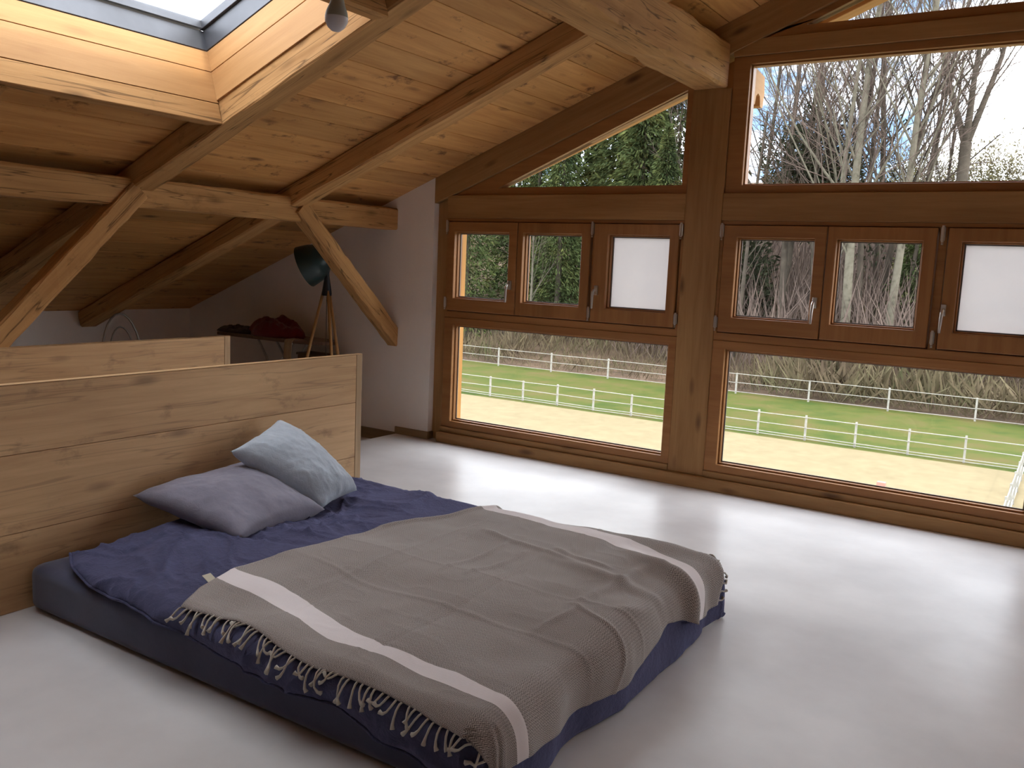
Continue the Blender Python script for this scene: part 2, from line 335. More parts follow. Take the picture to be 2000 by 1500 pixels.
# overhang outside the gable
mb = MB()
for sd in (-1, 1): slopehex(mb, XK-.9, XR, 6.0, 6.62, .02, .25, sd)
tag(mb.build('trim_1', 'outwood'), kind='structure')

# rafters --------------------------------------------------------------
names = ['sixth', 'fifth', 'fourth', 'third from the window gable, at the left picture edge', 'second']
rl = {4: 'hewn rafter left of the skylight, running down behind the sloping brace at picture left',
      5: 'hewn rafter along the right side of the skylight, down to the lower purlin',
      6: 'hewn rafter halfway between skylight and gable windows, its shaded side dark',
      0: 'hewn rafter nearest the back wall', 1: 'hewn rafter second from the back wall', 2: 'hewn rafter third from the back wall, behind the viewer', 3: 'hewn rafter along the left side of the double-width skylight, beyond the picture edge'}
for i, y in enumerate(rafY):
    yc = y+.08; off = -.0775
    a = Vector((XK-.02, yc, ZR-S*(XR-XK+.02))); e = Vector((XR-.02, yc, ZR-.008)); nn = Vector((NX, 0, NZ))*off
    if i == 4:
        q1 = Vector((-4.24, yc, ZR-S*(XR+4.24))); q2 = Vector((-2.91, yc, ZR-S*(XR+2.91)))
        beam('rafter', a+nn, q1+nn, .16, .15, 'old_sl', 'lower part of the rafter cut by the skylight, beyond the left picture edge', 'beam', 'rafters of the left roof slope', up=(NX, 0, NZ), n=20, seed=i)
        beam('rafter', q2+nn, e+nn, .16, .15, 'old_sl', 'upper part of the rafter cut by the skylight, above the picture', 'beam', 'rafters of the left roof slope', up=(NX, 0, NZ), n=20, seed=i+1)
        continue
    beam('rafter', a+nn, e+nn, .16, .15, 'old_sl', rl[i], 'beam', 'rafters of the left roof slope', up=(NX, 0, NZ), n=34, seed=i)
for i, y in enumerate(rafY):
    yc = y+.08; a = Vector((2*XR-XK, yc, ZR-S*(XR-XK))); e = Vector((XR+.02, yc, ZR-.008)); nn = Vector((-NX, 0, NZ))*-.0775
    beam('rafter', a+nn, e+nn, .16, .15, 'old_sr', 'hewn rafter of the right roof slope, outside the picture, %s from the back wall' % ['first', 'second', 'third', 'fourth', 'fifth', 'sixth', 'seventh'][i], 'beam', 'rafters of the right roof slope', up=(-NX, 0, NZ), n=8, seed=i+20)
# gable rafters (in the window wall)
def gr(side):
    pts = [(-4.58, zc(-4.58)), (-4.40, 2.045), (XR, 2.045+S*(XR+4.4)), (XR, ZR), ]
    pts = [(-4.58, 1.98), (-4.40, 2.045), (XR, 2.045+S*(XR+4.4)), (XR, ZR), (-4.58, zc(-4.58))]
    mb = MB()
    if side < 0: mb.poly(pts, YG-.005, 6.0)
    else: mb.poly([(2*XR-x, z) for x, z in reversed(pts)], YG-.005, 6.0)
    o = mb.build('gable_rafter', 'beam_sl' if side < 0 else 'beam_sr', bevel=.003)
    tag(o, 'sawn rafter sloping along the top of the gable windows' if side < 0 else 'sawn gable rafter falling to the right, beyond the picture edge', 'beam')
gr(-1); gr(1)

# purlins ----------------------------------------------------------------
def purlin(x0, x1, z0, z1, label, m='old_y', rough=.007, y1=WY+.03, seed=1):
    return beam('purlin', ((x0+x1)/2, YB, (z0+z1)/2), ((x0+x1)/2, y1, (z0+z1)/2), x1-x0, z1-z0, m, label, 'beam', rough=rough, n=60, seed=seed, ch=.016)
purlin(-5.13, -4.97, 1.757, 1.937, 'hewn lower purlin crossing the left side and ending in the white wall')
upper = purlin(-2.385, -2.145, 2.735, 3.02, 'thick hewn upper purlin resting on the post between the gable windows', rough=.012, y1=YG+.0, seed=5)
purlin(XR-.1, XR+.1, 3.62, 3.86, 'ridge purlin under the roof ridge, above the picture', y1=YG)
purlin(2*XR+2.145, 2*XR+2.385, 2.735, 3.02, 'upper purlin of the right roof slope, outside the picture', y1=YG)
purlin(2*XR+4.97, 2*XR+5.13, 1.757, 1.937, 'lower purlin of the right roof slope, outside the picture')
# braces and their posts
beam('brace', (-5.0, 4.72, 1.87), (-5.0, 5.90, .79), .12, .13, 'old_b1', 'short hewn brace running from the lower purlin down into the white wall', 'beam', n=20, seed=3)
beam('brace', (-5.0, 3.38, 1.86), (-5.0, 2.10, .56), .12, .13, 'old_b2', 'long hewn brace sloping down at the left picture edge below the purlin', 'beam', n=20, seed=4)
beam('post', (-5.05, 1.95, -.088), (-5.05, 1.95, 1.76), .16, .16, 'old_z', 'hewn post carrying the lower purlin, just outside the left picture edge', 'beam', up=(0, 1, 0), n=10, seed=9)

# ------------------------------------------------------------------ gable timber
PX = (-2.385, -2.12)
def post(x0, x1, ztop, label):
    mb = MB(); mb.box(x0, x1, YG, 6.0, .085, ztop); tag(mb.build('post', 'beam_z', bevel=.004), label, 'post')
post(*PX, 2.735, 'broad knotty timber post between the left and right gable windows')
post(-.085, .175, 3.64, 'knotty timber post under the ridge, at the right picture edge')
post(2*XR-PX[1], 2*XR-PX[0], 2.735, 'timber post right of the ridge post, outside the picture')
tag(box('stud', WX, -4.45, 5.895, 6.0, .0, 2.23, 'beam_z', bevel=.003), 'narrow wooden stud between white wall and left window', 'post')
tag(box('stud', 2*XR+4.45, 2*XR-WX, 5.895, 6.0, .0, 2.23, 'beam_z', bevel=.003), 'narrow wooden stud at the right end of the window wall, outside the picture', 'post')
tag(box('trim_2', -4.46, 2*XR+4.46, 5.795, 6.0, 0, .085, 'beam_x', bevel=.004), kind='structure')
bays = [(-4.45, -2.385), (-2.12, -.085), (.175, 2*XR-PX[1]), (2*XR-PX[0], 2*XR+4.45)]
for i, (x0, x1) in enumerate(bays):
    where = ['left', 'right', 'third', 'fourth'][i]
    tag(box('rail', x0, x1, YG-.008, 6.0, .086, .130, 'beam_x', bevel=.003), 'knotty sill rail under the big %s gable pane' % where, 'beam', 'timber rails of the gable')
    tag(box('rail', x0, x1, YG+.0, 6.0, 1.862, 2.045, 'beam_x', bevel=.004), 'horizontal timber above the %s row of small casements' % where, 'beam', 'timber rails of the gable')

# ------------------------------------------------------------------ windows
def pane(x0, x1, z0, z1, y, m, parent, name='glass_pane'):
    return box(name, x0, x1, y, y+.006, z0, z1, m, parent)
def hinge(x, z0, z1, parent):
    mb = MB(); mb.tube([(x, YG-.012, z0), (x, YG-.012, z1)], .0085, 8); mb.tube([(x, YG-.012, z0-.014), (x, YG-.012, z0-.004)], .007, 8); mb.box(x-.012, x+.012, YG-.012, YG-.0, z0+.01, z1-.01)
    return mb.build('hinge', 'metal', parent)
def handle(x, z, parent):
    mb = MB(); mb.box(x-.014, x+.014, YG-.026, YG-.008, z-.035, z+.035)
    mb.tube([(x, YG-.02, z), (x, YG-.055, z), (x, YG-.066, z-.012), (x-.002, YG-.068, z-.05), (x-.004, YG-.066, z-.135)], [.010, .010, .0105, .010, .008], 8)
    return mb.build('handle', 'metal', parent, bevel=.002)
def lower_window(idx, x0, x1, sash, big, milkyk, handles, hinges, simple=False):
    W = tag(empty('window_%d' % idx), kind='structure')
    fy0, fy1 = YG+.006, 5.96
    mb = MB(); zt = 1.862
    mb.ring((x0, x1, .13, 1.05), (big[0], big[1], .183, .993), fy0, 5.925)
    mb.build('fixed_frame', 'win_x', W, bevel=.003)
    mb = MB(); mb.ring((big[0], big[1], .183, .993), (big[0]+.012, big[1]-.012, .195, .981), fy0+.035, 5.93); mb.build('glazing_bead', 'win_z', W, bevel=.002)
    mb = MB(); mb.ring((big[0]+.012, big[1]-.012, .195, .981), (big[0]+.02, big[1]-.02, .203, .973), 5.916, 5.922); mb.build('spacer', 'spacer', W)
    pane(big[0]+.005, big[1]-.005, .19, .986, 5.925, 'glass', W, 'fixed_pane')
    mb = MB(); mb.ring((x0, x1, 1.0495, zt), (x0+.022, x1-.022, 1.105, zt-.026), fy0+.004, 5.955)
    mb.box(sash[1][1]+.006, sash[2][0]-.006, fy0+.012, 5.955, 1.10, zt-.02)
    mb.build('sash_surround', 'win_x', W, bevel=.003)
    mb = MB(); mb.ring((x0+.002, x1-.002, 1.06, zt-.004), (x0+.05, x1-.05, 1.14, zt-.055), 5.932, 5.956); mb.build('rebate_strip', 'win_x', W)
    for k, (s0, s1, o0, o1) in enumerate(sash):
        mb = MB(); mb.ring((s0, s1, 1.112, 1.832), (o0, o1, 1.212, 1.752), YG-.008, 5.93); cs = mb.build('casement', 'win_z' if k else 'win_x', W, bevel=.004)
        mb = MB(); mb.ring((o0, o1, 1.212, 1.752), (o0+.010, o1-.010, 1.222, 1.742), YG+.03, 5.935); mb.build('glazing_bead', 'win_z', cs, bevel=.002)
        mb = MB(); mb.ring((o0+.010, o1-.010, 1.222, 1.742), (o0+.018, o1-.018, 1.230, 1.734), 5.901, 5.907); mb.build('spacer', 'spacer', cs)
        g_ = pane(o0+.006, o1-.006, 1.216, 1.748, 5.91, 'milky' if k in milkyk else 'glass', cs)
        if k in milkyk: g_['label'] = 'milky white panel'
    for x, z in handles: handle(x, z, W)
    for x in hinges:
        hinge(x, 1.745, 1.845, W); hinge(x, 1.13, 1.22, W)
    return W
lower_window(1, -4.45, -2.385, [(-4.425, -3.755, -4.36, -3.832), (-3.748, -3.110, -3.700, -3.185), (-3.08, -2.415, -2.965, -2.483)],
             (-4.36, -2.448), (2,), [(-3.80, 1.345), (-3.035, 1.345)], [-4.436, -3.095, -2.400])
lower_window(2, -2.12, -.085, [(-2.092, -1.415, -2.000, -1.488), (-1.408, -.775, -1.352, -.850), (-.715, -.11, -.640, -.150)],
             (-2.032, -.150), (2,), [(-1.452, 1.345), (-.70, 1.345)], [-2.106, -.745, -.098])
def mir(t_): return tuple(sorted(2*XR-q for q in t_[:2]))+tuple(sorted(2*XR-q for q in t_[2:]))
lower_window(3, .175, 2*XR-PX[1], [mir(q) for q in [(-.715, -.11, -.640, -.150), (-1.408, -.775, -1.352, -.850), (-2.092, -1.415, -2.000, -1.488)]], (.24, 2*XR+2.032), (0,), [], [.19, .835, 2.196])
lower_window(4, 2*XR-PX[0], 2*XR+4.45, [mir(q) for q in [(-3.08, -2.415, -2.965, -2.483), (-3.748, -3.110, -3.700, -3.185), (-4.425, -3.755, -4.36, -3.832)]], (2*XR+2.448, 2*XR+4.36), (0,), [], [2.49, 3.185, 4.526])

def zr(x): return 2.045+S*(x+4.4)                      # lower edge of the gable rafter
def poly_window(idx, po, pi, mirror=False):
    if mirror: po = [(2*XR-x, z) for x, z in reversed(po)]; pi = [(2*XR-x, z) for x, z in reversed(pi)]
    W = tag(empty('window_%d' % idx), kind='structure')
    mb = MB(); mb.polyring(po, pi, YG+.02, 5.95); mb.build('frame', 'win_x', W, bevel=.003)
    cx = sum(p_[0] for p_ in pi)/len(pi); cz = sum(p_[1] for p_ in pi)/len(pi)
    sh = lambda d: [(x+(d if x < cx else -d), z+(d if z < cz else -d)) for x, z in pi]
    mb = MB(); mb.polyring(pi, sh(.01), YG+.055, 5.955); mb.build('glazing_bead', 'win_sl', W, bevel=.002)
    mb = MB(); mb.poly(sh(.004), 5.915, 5.921); mb.build('glass_pane', 'glass', W)
    return W
tri_o = [(-4.385, 2.046), (-2.386, 2.046), (-2.386, zr(-2.386)), (-4.385, zr(-4.385)-.004)]
tri_i = [(-3.96, 2.098), (-2.43, 2.098), (-2.43, 2.745), (-3.96, 2.103)]
trap_o = [(-2.119, 2.046), (-.086, 2.046), (-.086, 2.93), (-2.119, 2.93)]
trap_i = [(-2.005, 2.098), (-.15, 2.098), (-.15, 2.88), (-2.005, 2.88)]
top_o = [(-2.119, 3.035), (-.086, 3.035), (-.086, zr(-.086)-.001), (-2.00, zr(-2.0)+.01), (-2.119, 3.04)]
top_i = [(-1.66, 3.09), (-.15, 3.09), (-.15, 3.70), (-1.62, 3.115), (-1.66, 3.10)]
for k, (o_, i_) in enumerate(((tri_o, tri_i), (trap_o, trap_i), (top_o, top_i))):
    poly_window(5+k, o_, i_); poly_window(8+k, o_, i_, True)
for sg in (0, 1):
    x0, x1 = ((-2.119, -.086) if sg == 0 else (.176, 2*XR+2.119))
    tag(box('rail', x0, x1, YG+.004, 5.99, 2.931, 3.034, 'beam_x', bevel=.003), ['high horizontal timber between the upper right pane and the top pane', 'high horizontal timber right of the ridge post, outside the picture'][sg], 'beam', 'timber rails of the gable')

# ------------------------------------------------------------------ skylight
def skylight(idx, X0, X1, Y0, Y1, side=-1, vis=True):
    W = tag(empty('window_%d' % idx), kind='structure'); ux, uz = -.29, .957
    def P(x, t_):                                     # point on shaft wall: x at header bottom, t along the wall
        z = ZR-S*(XR-x)-.162; X = x+ux*t_; Z = z+uz*t_
        return (X if side < 0 else 2*XR-X, Z)
    def slab(a, ta, tb, th, y0, y1):                  # wall across y at x=a, thickness th outwards
        mb = MB(); p_ = []
        (xa, za), (xb, zb) = P(a, ta), P(a, tb); d_ = th if side < 0 else -th
        lo = [(xa, za), (xa+d_, za), (xb+d_, zb), (xb, zb)]
        if d_ < 0: lo = [lo[1], lo[0], lo[3], lo[2]]
        mb.poly(lo, y0, y1); return mb
    def sidewall(y0, y1, ta, tb):
        mb = MB(); q = [P(X0, ta), P(X1, ta), P(X1, tb), P(X0, tb)]
        if side > 0: q = [q[1], q[0], q[3], q[2]]
        mb.poly(q, y0, y1); return mb
    # header beams between the rafters
    lab = 'hewn header beam along the %s edge of the %s'
    nm = {11: 'skylight in the picture', 12: 'skylight behind the viewer', 13: 'unseen skylight added in the right slope', 14: 'third unseen skylight added in the right slope', 15: 'second unseen skylight added in the right slope', 16: 'rearmost unseen skylight added in the right slope'}[idx]
    h = slab(X0, -.0, .118, -.13, Y0, Y1).build('header_beam', 'old_y' if vis else 'old_y', None, bevel=.006); tag(h, lab % ('lower', nm), 'beam')
    h = slab(X1, -.0, .118, .11, Y0, Y1).build('header_beam', 'old_y', None, bevel=.006); tag(h, lab % ('upper', nm), 'beam')
    for ta, tb in ((.120, .296), (.300, .415)):
        slab(X0, ta, tb, -.03, Y0, Y1).build('plank', 'shaftY', W, bevel=.0015); slab(X1, ta, tb, .03, Y0, Y1).build('plank', 'shaftY', W, bevel=.0015)
    for ta, tb in ((.135, .296), (.300, .415)):
        sidewall(Y1-.012, Y1+.03, ta, tb).build('plank', 'shaftX', W, bevel=.0015); sidewall(Y0-.03, Y0+.012, ta, tb).build('plank', 'shaftX', W, bevel=.0015)
    mb = MB(); ta, tb = .418, .53
    for k in (slab(X0+.004, ta, tb, -.05, Y0, Y1), slab(X1-.004, ta, tb, .05, Y0, Y1), sidewall(Y1-.016, Y1+.05, ta, tb), sidewall(Y0-.05, Y0+.016, ta, tb)):
        o = len(mb.v); mb.v += k.v; mb.f += [tuple(o+i for i in f_) for f_ in k.f]
    mb.build('frame', 'alu', W, bevel=.002)
    mb = MB(); ta, tb = .532, .58
    for k in (slab(X0+.022, ta, tb, -.08, Y0, Y1), slab(X1-.022, ta, tb, .08, Y0, Y1), sidewall(Y1-.034, Y1+.06, ta, tb), sidewall(Y0-.06, Y0+.034, ta, tb)):
        o = len(mb.v); mb.v += k.v; mb.f += [tuple(o+i for i in f_) for f_ in k.f]
    mb.build('sash_frame', 'alu', W, bevel=.002)
    sidewall(Y0, Y1, .57, .578).build('glass_pane', 'glass', W)
skylight(11, -4.12, -3.03, .89, 3.33)
skylight(13, -4.85, -3.75, 2.19, 3.33, side=1, vis=False)  # this and the next two: unseen, added to bring daylight into the room
skylight(14, -4.85, -3.75, -.41, .73, side=1, vis=False)
skylight(15, -4.85, -3.75, .89, 2.03, side=1, vis=False)

# ------------------------------------------------------------------ outside trim of the gable
b = MB(); b.box(-4.62, -4.42, 5.961, 6.083, -5.2, 2.3); tag(b.build('trim_3', 'yellow'), kind='structure')
mb = MB()
pts = [(-7.9, zc(-7.9)-.085), (XR, ZR-.085), (XR, ZR+.03), (-7.9, zc(-7.9)+.03)]
mb.poly(pts, 6.48, 6.62); mb.poly([(2*XR-x, z) for x, z in reversed(pts)], 6.48, 6.62)
tag(mb.build('trim_4', 'outwood', bevel=.004), kind='structure')
# carved purlin head outside (quarter-round notch near the lower tip)
prof = [(6.0, 2.735), (6.02, 2.73)]
side_ = [(6.0, 2.76), (6.28, 2.76), (6.30, 2.725), (6.42, 2.725), (6.44, 2.79), (6.48, 2.815), (6.52, 2.80), (6.54, 2.735), (6.56, 2.725), (6.60, 2.73), (6.62, 2.84), (6.60, 2.95), (6.0, 3.02)]
v = [(-2.385, y, z) for y, z in side_]+[(-2.145, y, z) for y, z in side_]; n_ = len(side_)
f = [tuple(reversed(range(n_))), tuple(range(n_, 2*n_))]+[(k, (k+1) % n_, n_+(k+1) % n_, n_+k) for k in range(n_)]
tag(pyd('purlin_head', v, f, 'outwoody', upper), 'sunlit carved purlin end outside the pane, with rounded notch')
# house wall outside below the windows
tag(box('wall_outside', -8, 8, 6.0, 6.2, -5.2, -.02, 'white'), kind='structure')

# ------------------------------------------------------------------ headboards (board partitions)
def partition(x0, x1, y0, y1, ztop, zbot, joints, label):
    e = tag(empty('headboard', ((x0+x1)/2, (y0+y1)/2, zbot)), label, 'headboard'); loc = Vector(e.location)
    zs = [zbot]+joints+[ztop]
    for a, c in zip(zs[:-1], zs[1:]):
        mb = MB(); mb.box(x0-loc.x, x1-loc.x, y0-loc.y, y1-.05-loc.y, a+.001-loc.z, c-.001-loc.z); mb.build('plank', 'oak', e, bevel=.0015)
    mb = MB(); mb.box(x0-loc.x, x1-loc.x+.001, y1-.048-loc.y, y1-loc.y, 0, ztop-zbot); mb.build('edge_strip', 'oakz', e, bevel=.002)
    mb = MB(); mb.box(x0-loc.x-.001, x1-loc.x, y0-loc.y, y1-loc.y, ztop-zbot+.0005, ztop-zbot+.0035); mb.build('top_edge', 'oak', e)
partition(-3.585, -3.545, 1.55, 3.873, .940, 0, [.33, .657], 'tall oak board headboard of the low bed, with dark knots')
partition(-4.965, -4.93, 1.55, 4.045, .930, -.088, [.25, .58], 'second oak board partition standing further back, behind the headboard')

# ------------------------------------------------------------------ numpy noise
def vnoise(x, y, seed=0):
    x = np.asarray(x, float); y = np.asarray(y, float); xi = np.floor(x).astype(np.int64); yi = np.floor(y).astype(np.int64); fx = x-xi; fy = y-yi
    def h(a, b_):
        n_ = (a*374761393+b_*668265263+seed*1442695041) & 0xffffffff; n_ = ((n_ ^ (n_ >> 13))*1274126177) & 0xffffffff; n_ = n_ ^ (n_ >> 16)
        return (n_ & 0xffff)/65535.*2-1
    u = fx*fx*fx*(fx*(fx*6-15)+10); v_ = fy*fy*fy*(fy*(fy*6-15)+10)
    return (h(xi, yi)*(1-u)+h(xi+1, yi)*u)*(1-v_)+(h(xi, yi+1)*(1-u)+h(xi+1, yi+1)*u)*v_
def fbm(x, y, o=3, seed=0): return sum(vnoise(x*2**k, y*2**k, seed+k)*.5**k for k in range(o))
def ridge(x, y, seed=0, p_=3): return np.clip(1-np.abs(vnoise(x, y, seed))*1.8, 0, 1)**p_
def interp(x, tab): return np.interp(x, [q[0] for q in tab], [q[1] for q in tab])

# ------------------------------------------------------------------ bed
BX0, BX1, BY0, BY1, BR, BZ = -3.46, -1.285, 1.91, 3.60, .07, .245
def duvet_disp(u, v):
    wu = u+.10*vnoise(u*3, v*3, 11); wv = v+.10*vnoise(u*3, v*3, 12)
    k_ = 1-np.clip((u+2.78)/.16, 0, 1)*np.clip((v-1.80)/.08, 0, 1)
    d = .018*fbm(u*2.3+3, v*2.6, 2, 1)+k_*(.017*ridge(wu*4.5, wv*3.2, 5, 5)+.014*ridge(wu*3.0+wv*6, wv*3-wu*2, 6, 6)+.007*ridge(wu*9+wv*3, wv*8, 8, 4)+.004*ridge(wu*19, wv*17, 9, 3))
    # pushed-up roll in front of the pillows and a deep fold between them
    d += .028*np.exp(-((u+3.02)**2/.012+(v-2.25)**2/.09))+.020*np.exp(-((u+2.80-.3*(v-2.75))**2/.006))*np.exp(-((v-2.85)**2/.05))
    d -= .014*np.exp(-((v-2.55-.25*(u+2.8))**2/.0006))*np.exp(-((u+2.85)**2/.03))
    return d
def drape(u, v, off=0., flare=.08, disp=True, floorz=.012):
    qx = np.clip(u, BX0, BX1); qy = np.clip(v, BY0, BY1); dx = u-qx; dy = v-qy; d = np.hypot(dx, dy); sd = np.where(d > 1e-9, d, 1); nx = dx/sd; ny = dy/sd
    th = np.clip(d/BR, 0, math.pi/2); ex = np.clip(d-BR*math.pi/2, 0, None)
    D = (duvet_disp(u, v) if disp else 0)+off
    hang = np.clip(d/.12, 0, 1); s_ = qx*ny-qy*nx+np.arctan2(ny, nx)*.3
    d = np.minimum(d, .30); wav = hang*(.008*vnoise(s_*6, s_*0, 21)+.005*vnoise(s_*13, s_*0+5, 22))
    outd = BR*np.sin(th)+ex*flare+np.sin(th)*D+wav
    z = BZ-BR*(1-np.cos(th))-ex*math.sqrt(1-flare**2)+np.cos(th)*D
    low = np.clip(floorz+.004+off-z, 0, None); z = np.maximum(z, floorz+off+0*z); outd = outd+low*.35
    return qx+nx*outd, qy+ny*outd, z
def grid_obj(name, X, Y, Z, m, parent=None, uv=None, attr=None, solid=.0):
    a, b_ = X.shape; v = np.stack([X, Y, Z], -1).reshape(-1, 3); idx = np.arange(a*b_).reshape(a, b_)
    f = np.stack([idx[:-1, :-1], idx[1:, :-1], idx[1:, 1:], idx[:-1, 1:]], -1).reshape(-1, 4)
    me = bpy.data.meshes.new(name); me.from_pydata(v.tolist(), [], f.tolist()); me.update(); me.polygons.foreach_set('use_smooth', [True]*len(me.polygons))
    if uv is not None:
        ul = me.uv_layers.new(name='UVMap'); vi = np.empty(len(me.loops), int); me.loops.foreach_get('vertex_index', vi); U = np.stack([uv[0].ravel(), uv[1].ravel()], -1)[vi]; ul.data.foreach_set('uv', U.ravel())
    if attr is not None:
        at_ = me.attributes.new('band', 'FLOAT', 'POINT'); at_.data.foreach_set('value', attr.ravel().astype(np.float32))
    o = link(name, me, m, parent)
    if solid:
        md = o.modifiers.new('thickness', 'SOLIDIFY'); md.thickness = solid; md.offset = -1
    return o
# mattress with fitted sheet
bm = bmesh.new(); bmesh.ops.create_cube(bm, size=1); bmesh.ops.subdivide_edges(bm, edges=bm.edges[:], cuts=31, use_grid_fill=True)
lo_, hi_, rd = Vector((-3.53, 1.865, .002)), Vector((-1.31, 3.645, .196)), .045
for v_ in bm.verts:
    g_ = [math.copysign(abs(c*2)**.45, c)*.5+.5 for c in v_.co]; q = Vector([lo_[k]+(hi_[k]-lo_[k])*g_[k] for k in range(3)])
    c_ = Vector([min(max(q[k], lo_[k]+rd), hi_[k]-rd) for k in range(3)]); d_ = q-c_
    v_.co = c_+d_.normalized()*rd if d_.length > 1e-6 else q
me = bpy.data.meshes.new('mattress'); bm.to_mesh(me); bm.free(); me.polygons.foreach_set('use_smooth', [True]*len(me.polygons))
mt = link('mattress', me, 'sheet'); tag(mt, 'low mattress lying on the floor in a navy blue fitted sheet', 'mattress')
# duvet
nu, nv = 230, 190
u1 = BX1+.30; s_ = np.linspace(0, 1, nu)[:, None]; t_ = np.linspace(0, 1, nv)[None, :]
u0 = -3.40+.03*vnoise(t_*5, t_*0, 31)
U = u0+(u1-u0)*s_+0*t_
hem = interp(U, [(-3.4, -.06), (-3.25, .02), (-3.1, .06), (-2.5, .10), (-2.1, .135), (-1.7, .15), (-1.5, .17), (-1.2, .22), (-.9, .29)])+.010*vnoise(U*5, U*0, 33)
vn = BY0-hem; vf = BY1+.17+.015*vnoise(U*4, U*0, 34)
V = vn+(vf-vn)*t_
edg = np.minimum(np.minimum(s_*2.4, (1-s_)*2.4), np.minimum(t_*2, (1-t_)*2)); pf = .026*(1-np.exp(-edg/.035))-.006
X, Y, Z = drape(U, V, off=pf)
dv = grid_obj('duvet', X, Y, Z, 'navy', solid=.014); tag(dv, 'crumpled navy blue linen duvet spread over the mattress', 'duvet')
hemv = MB()   # stitched hem roll along the near edge and the head edge
hv_ = [Vector((float(X[i, 0]), float(Y[i, 0])-.002, float(Z[i, 0]))) for i in range(0, nu, 3)]
hemv.tube(hv_, .0055, 5); hemv.build('hem', 'navy', dv, smooth=True)

# throw -------------------------------------------------------------
na, nb = 190, 210
bk = np.array([0, .105, .155, .86, .93, 1.0])
def rows(Xq):
    c0 = interp(Xq, [(-2.6, 1.875), (-2.22, 1.89), (-1.87, 1.86), (-1.57, 1.86), (-1.33, 1.845), (-1.14, 1.83), (-1.0, 1.83)])
    c1 = interp(Xq, [(-2.6, 2.085), (-2.25, 2.06), (-1.94, 1.985), (-1.60, 1.98), (-1.24, 1.955), (-1.0, 1.95)])
    c2 = interp(Xq, [(-2.6, 2.185), (-2.24, 2.18), (-1.98, 2.09), (-1.75, 2.035), (-1.47, 2.04), (-1.3, 2.01), (-1.12, 1.985), (-1., 1.98)])
    c3 = interp(Xq, [(-2.4, 3.55), (-2.06, 3.53), (-1.68, 3.45), (-1.35, 3.33), (-1.1, 3.20)])
    c4 = interp(Xq, [(-2.4, 3.62), (-2.06, 3.62), (-1.61, 3.56), (-1.30, 3.46), (-1.1, 3.34)])
    c5 = interp(Xq, [(-2.4, 3.70), (-2.0, 3.715), (-1.55, 3.705), (-1.37, 3.68), (-1.2, 3.60), (-1.05, 3.52)])
    return np.stack([c0, c1, c2, c3, c4, c5], -1)
bb = np.linspace(0, 1, nb); aa = np.linspace(0, 1, na)
# head edge x as function of b, foot edge unrolled x as function of b
xh = interp(bb, [(0, -2.53), (.06, -2.60), (.155, -2.64), (.28, -2.63), (.42, -2.59), (.57, -2.60), (.75, -2.47), (1, -2.37)])
xf = -.035+interp(bb, [(0, -1.13), (.08, -1.09), (.15, -1.10), (.3, -1.08), (.5, -1.07), (.66, -1.13), (.72, -1.15), (.80, -1.13), (.88, -1.08), (.95, -1.06), (1, -1.06)])
U = xh[None, :]+(xf-xh)[None, :]*aa[:, None]
R_ = rows(U.ravel()); V = np.array([np.interp(bq, bk, r_) for bq, r_ in zip(np.tile(bb, na), R_)]).reshape(na, nb)
V += .012*vnoise(U*6, V*3, 44)*(1-np.abs(2*bb-1)[None, :]*.6)
def sg_(p, q, w_, h):
    p, q = np.array(p), np.array(q); d_ = q-p; L_ = np.hypot(*d_); t_ = ((U-p[0])*d_[0]+(V-p[1])*d_[1])/L_**2; ds = ((U-p[0])*d_[1]-(V-p[1])*d_[0])/L_+.01*np.sin(t_*5+h*900)
    return h*np.exp(-(ds/w_)**2)*np.clip(np.minimum(t_+.15, 1.15-t_)*5, 0, 1)
cre = .004*fbm(U*7, V*5, 2, 41)+.0015*ridge(U*12+V*5, V*9, 42, 4)
for a_ in [((-1.75, 2.02), (-1.75, 2.79), .010, -.004), ((-2.01, 2.71), (-2.01, 3.13), .014, .008), ((-1.89, 2.73), (-1.87, 3.09), .016, .009), ((-1.41, 2.71), (-1.40, 3.2), .028, .016),
           ((-1.42, 2.44), (-1.40, 2.68), .016, .008), ((-1.26, 2.76), (-1.24, 3.0), .02, .010), ((-1.41, 2.69), (-1.02, 2.48), .008, .006), ((-1.79, 3.21), (-1.52, 3.13), .018, .009),
           ((-2.15, 3.23), (-1.69, 3.12), .02, .011), ((-1.09, 2.41), (-.98, 2.29), .02, .012), ((-2.3, 2.30), (-2.28, 3.3), .012, .004), ((-2.45, 2.45), (-1.2, 2.40), .010, .003)]: cre = cre+sg_(*a_)
cre = cre+.0022*np.exp(-((V-2.74)/.008)**2)+.0022*np.exp(-((U+1.80)/.008)**2)+.0018*np.exp(-((U+2.2)/.007)**2)
swe = .050*np.exp(-((V-3.24+.55*(U+1.25)**1)/.055)**2)*np.clip((U+1.62)/.3, 0, 1)+.020*np.exp(-((V-3.02+.25*(U+1.4))/.04)**2)*np.clip((U+1.9)/.4, 0, 1)*np.clip((-1.2-U)/.2, 0, 1)
swe += .02*np.exp(-((V-2.0)/.05)**2)*np.clip((U+1.3)/.15, 0, 1)
roll = .014*np.exp(-((aa-0.0)/.010)**2)[:, None]*np.clip((bb-.35)*4, 0.15, 1)[None, :]
X, Y, Z = drape(U, V, off=.036+cre+swe+roll)
band = np.zeros((na, nb)); inb = ((bb > bk[1]) & (bb < bk[2])) | ((bb > bk[3]) & (bb < bk[4])); band[:] = inb[None, :]
th = grid_obj('throw_blanket', X, Y, Z, 'throw', uv=((U+3), np.tile(bb*1.9, (na, 1))), attr=band, solid=.004)
tag(th, 'grey-brown woven throw with two white stripes and knotted fringes on the bed', 'blanket')
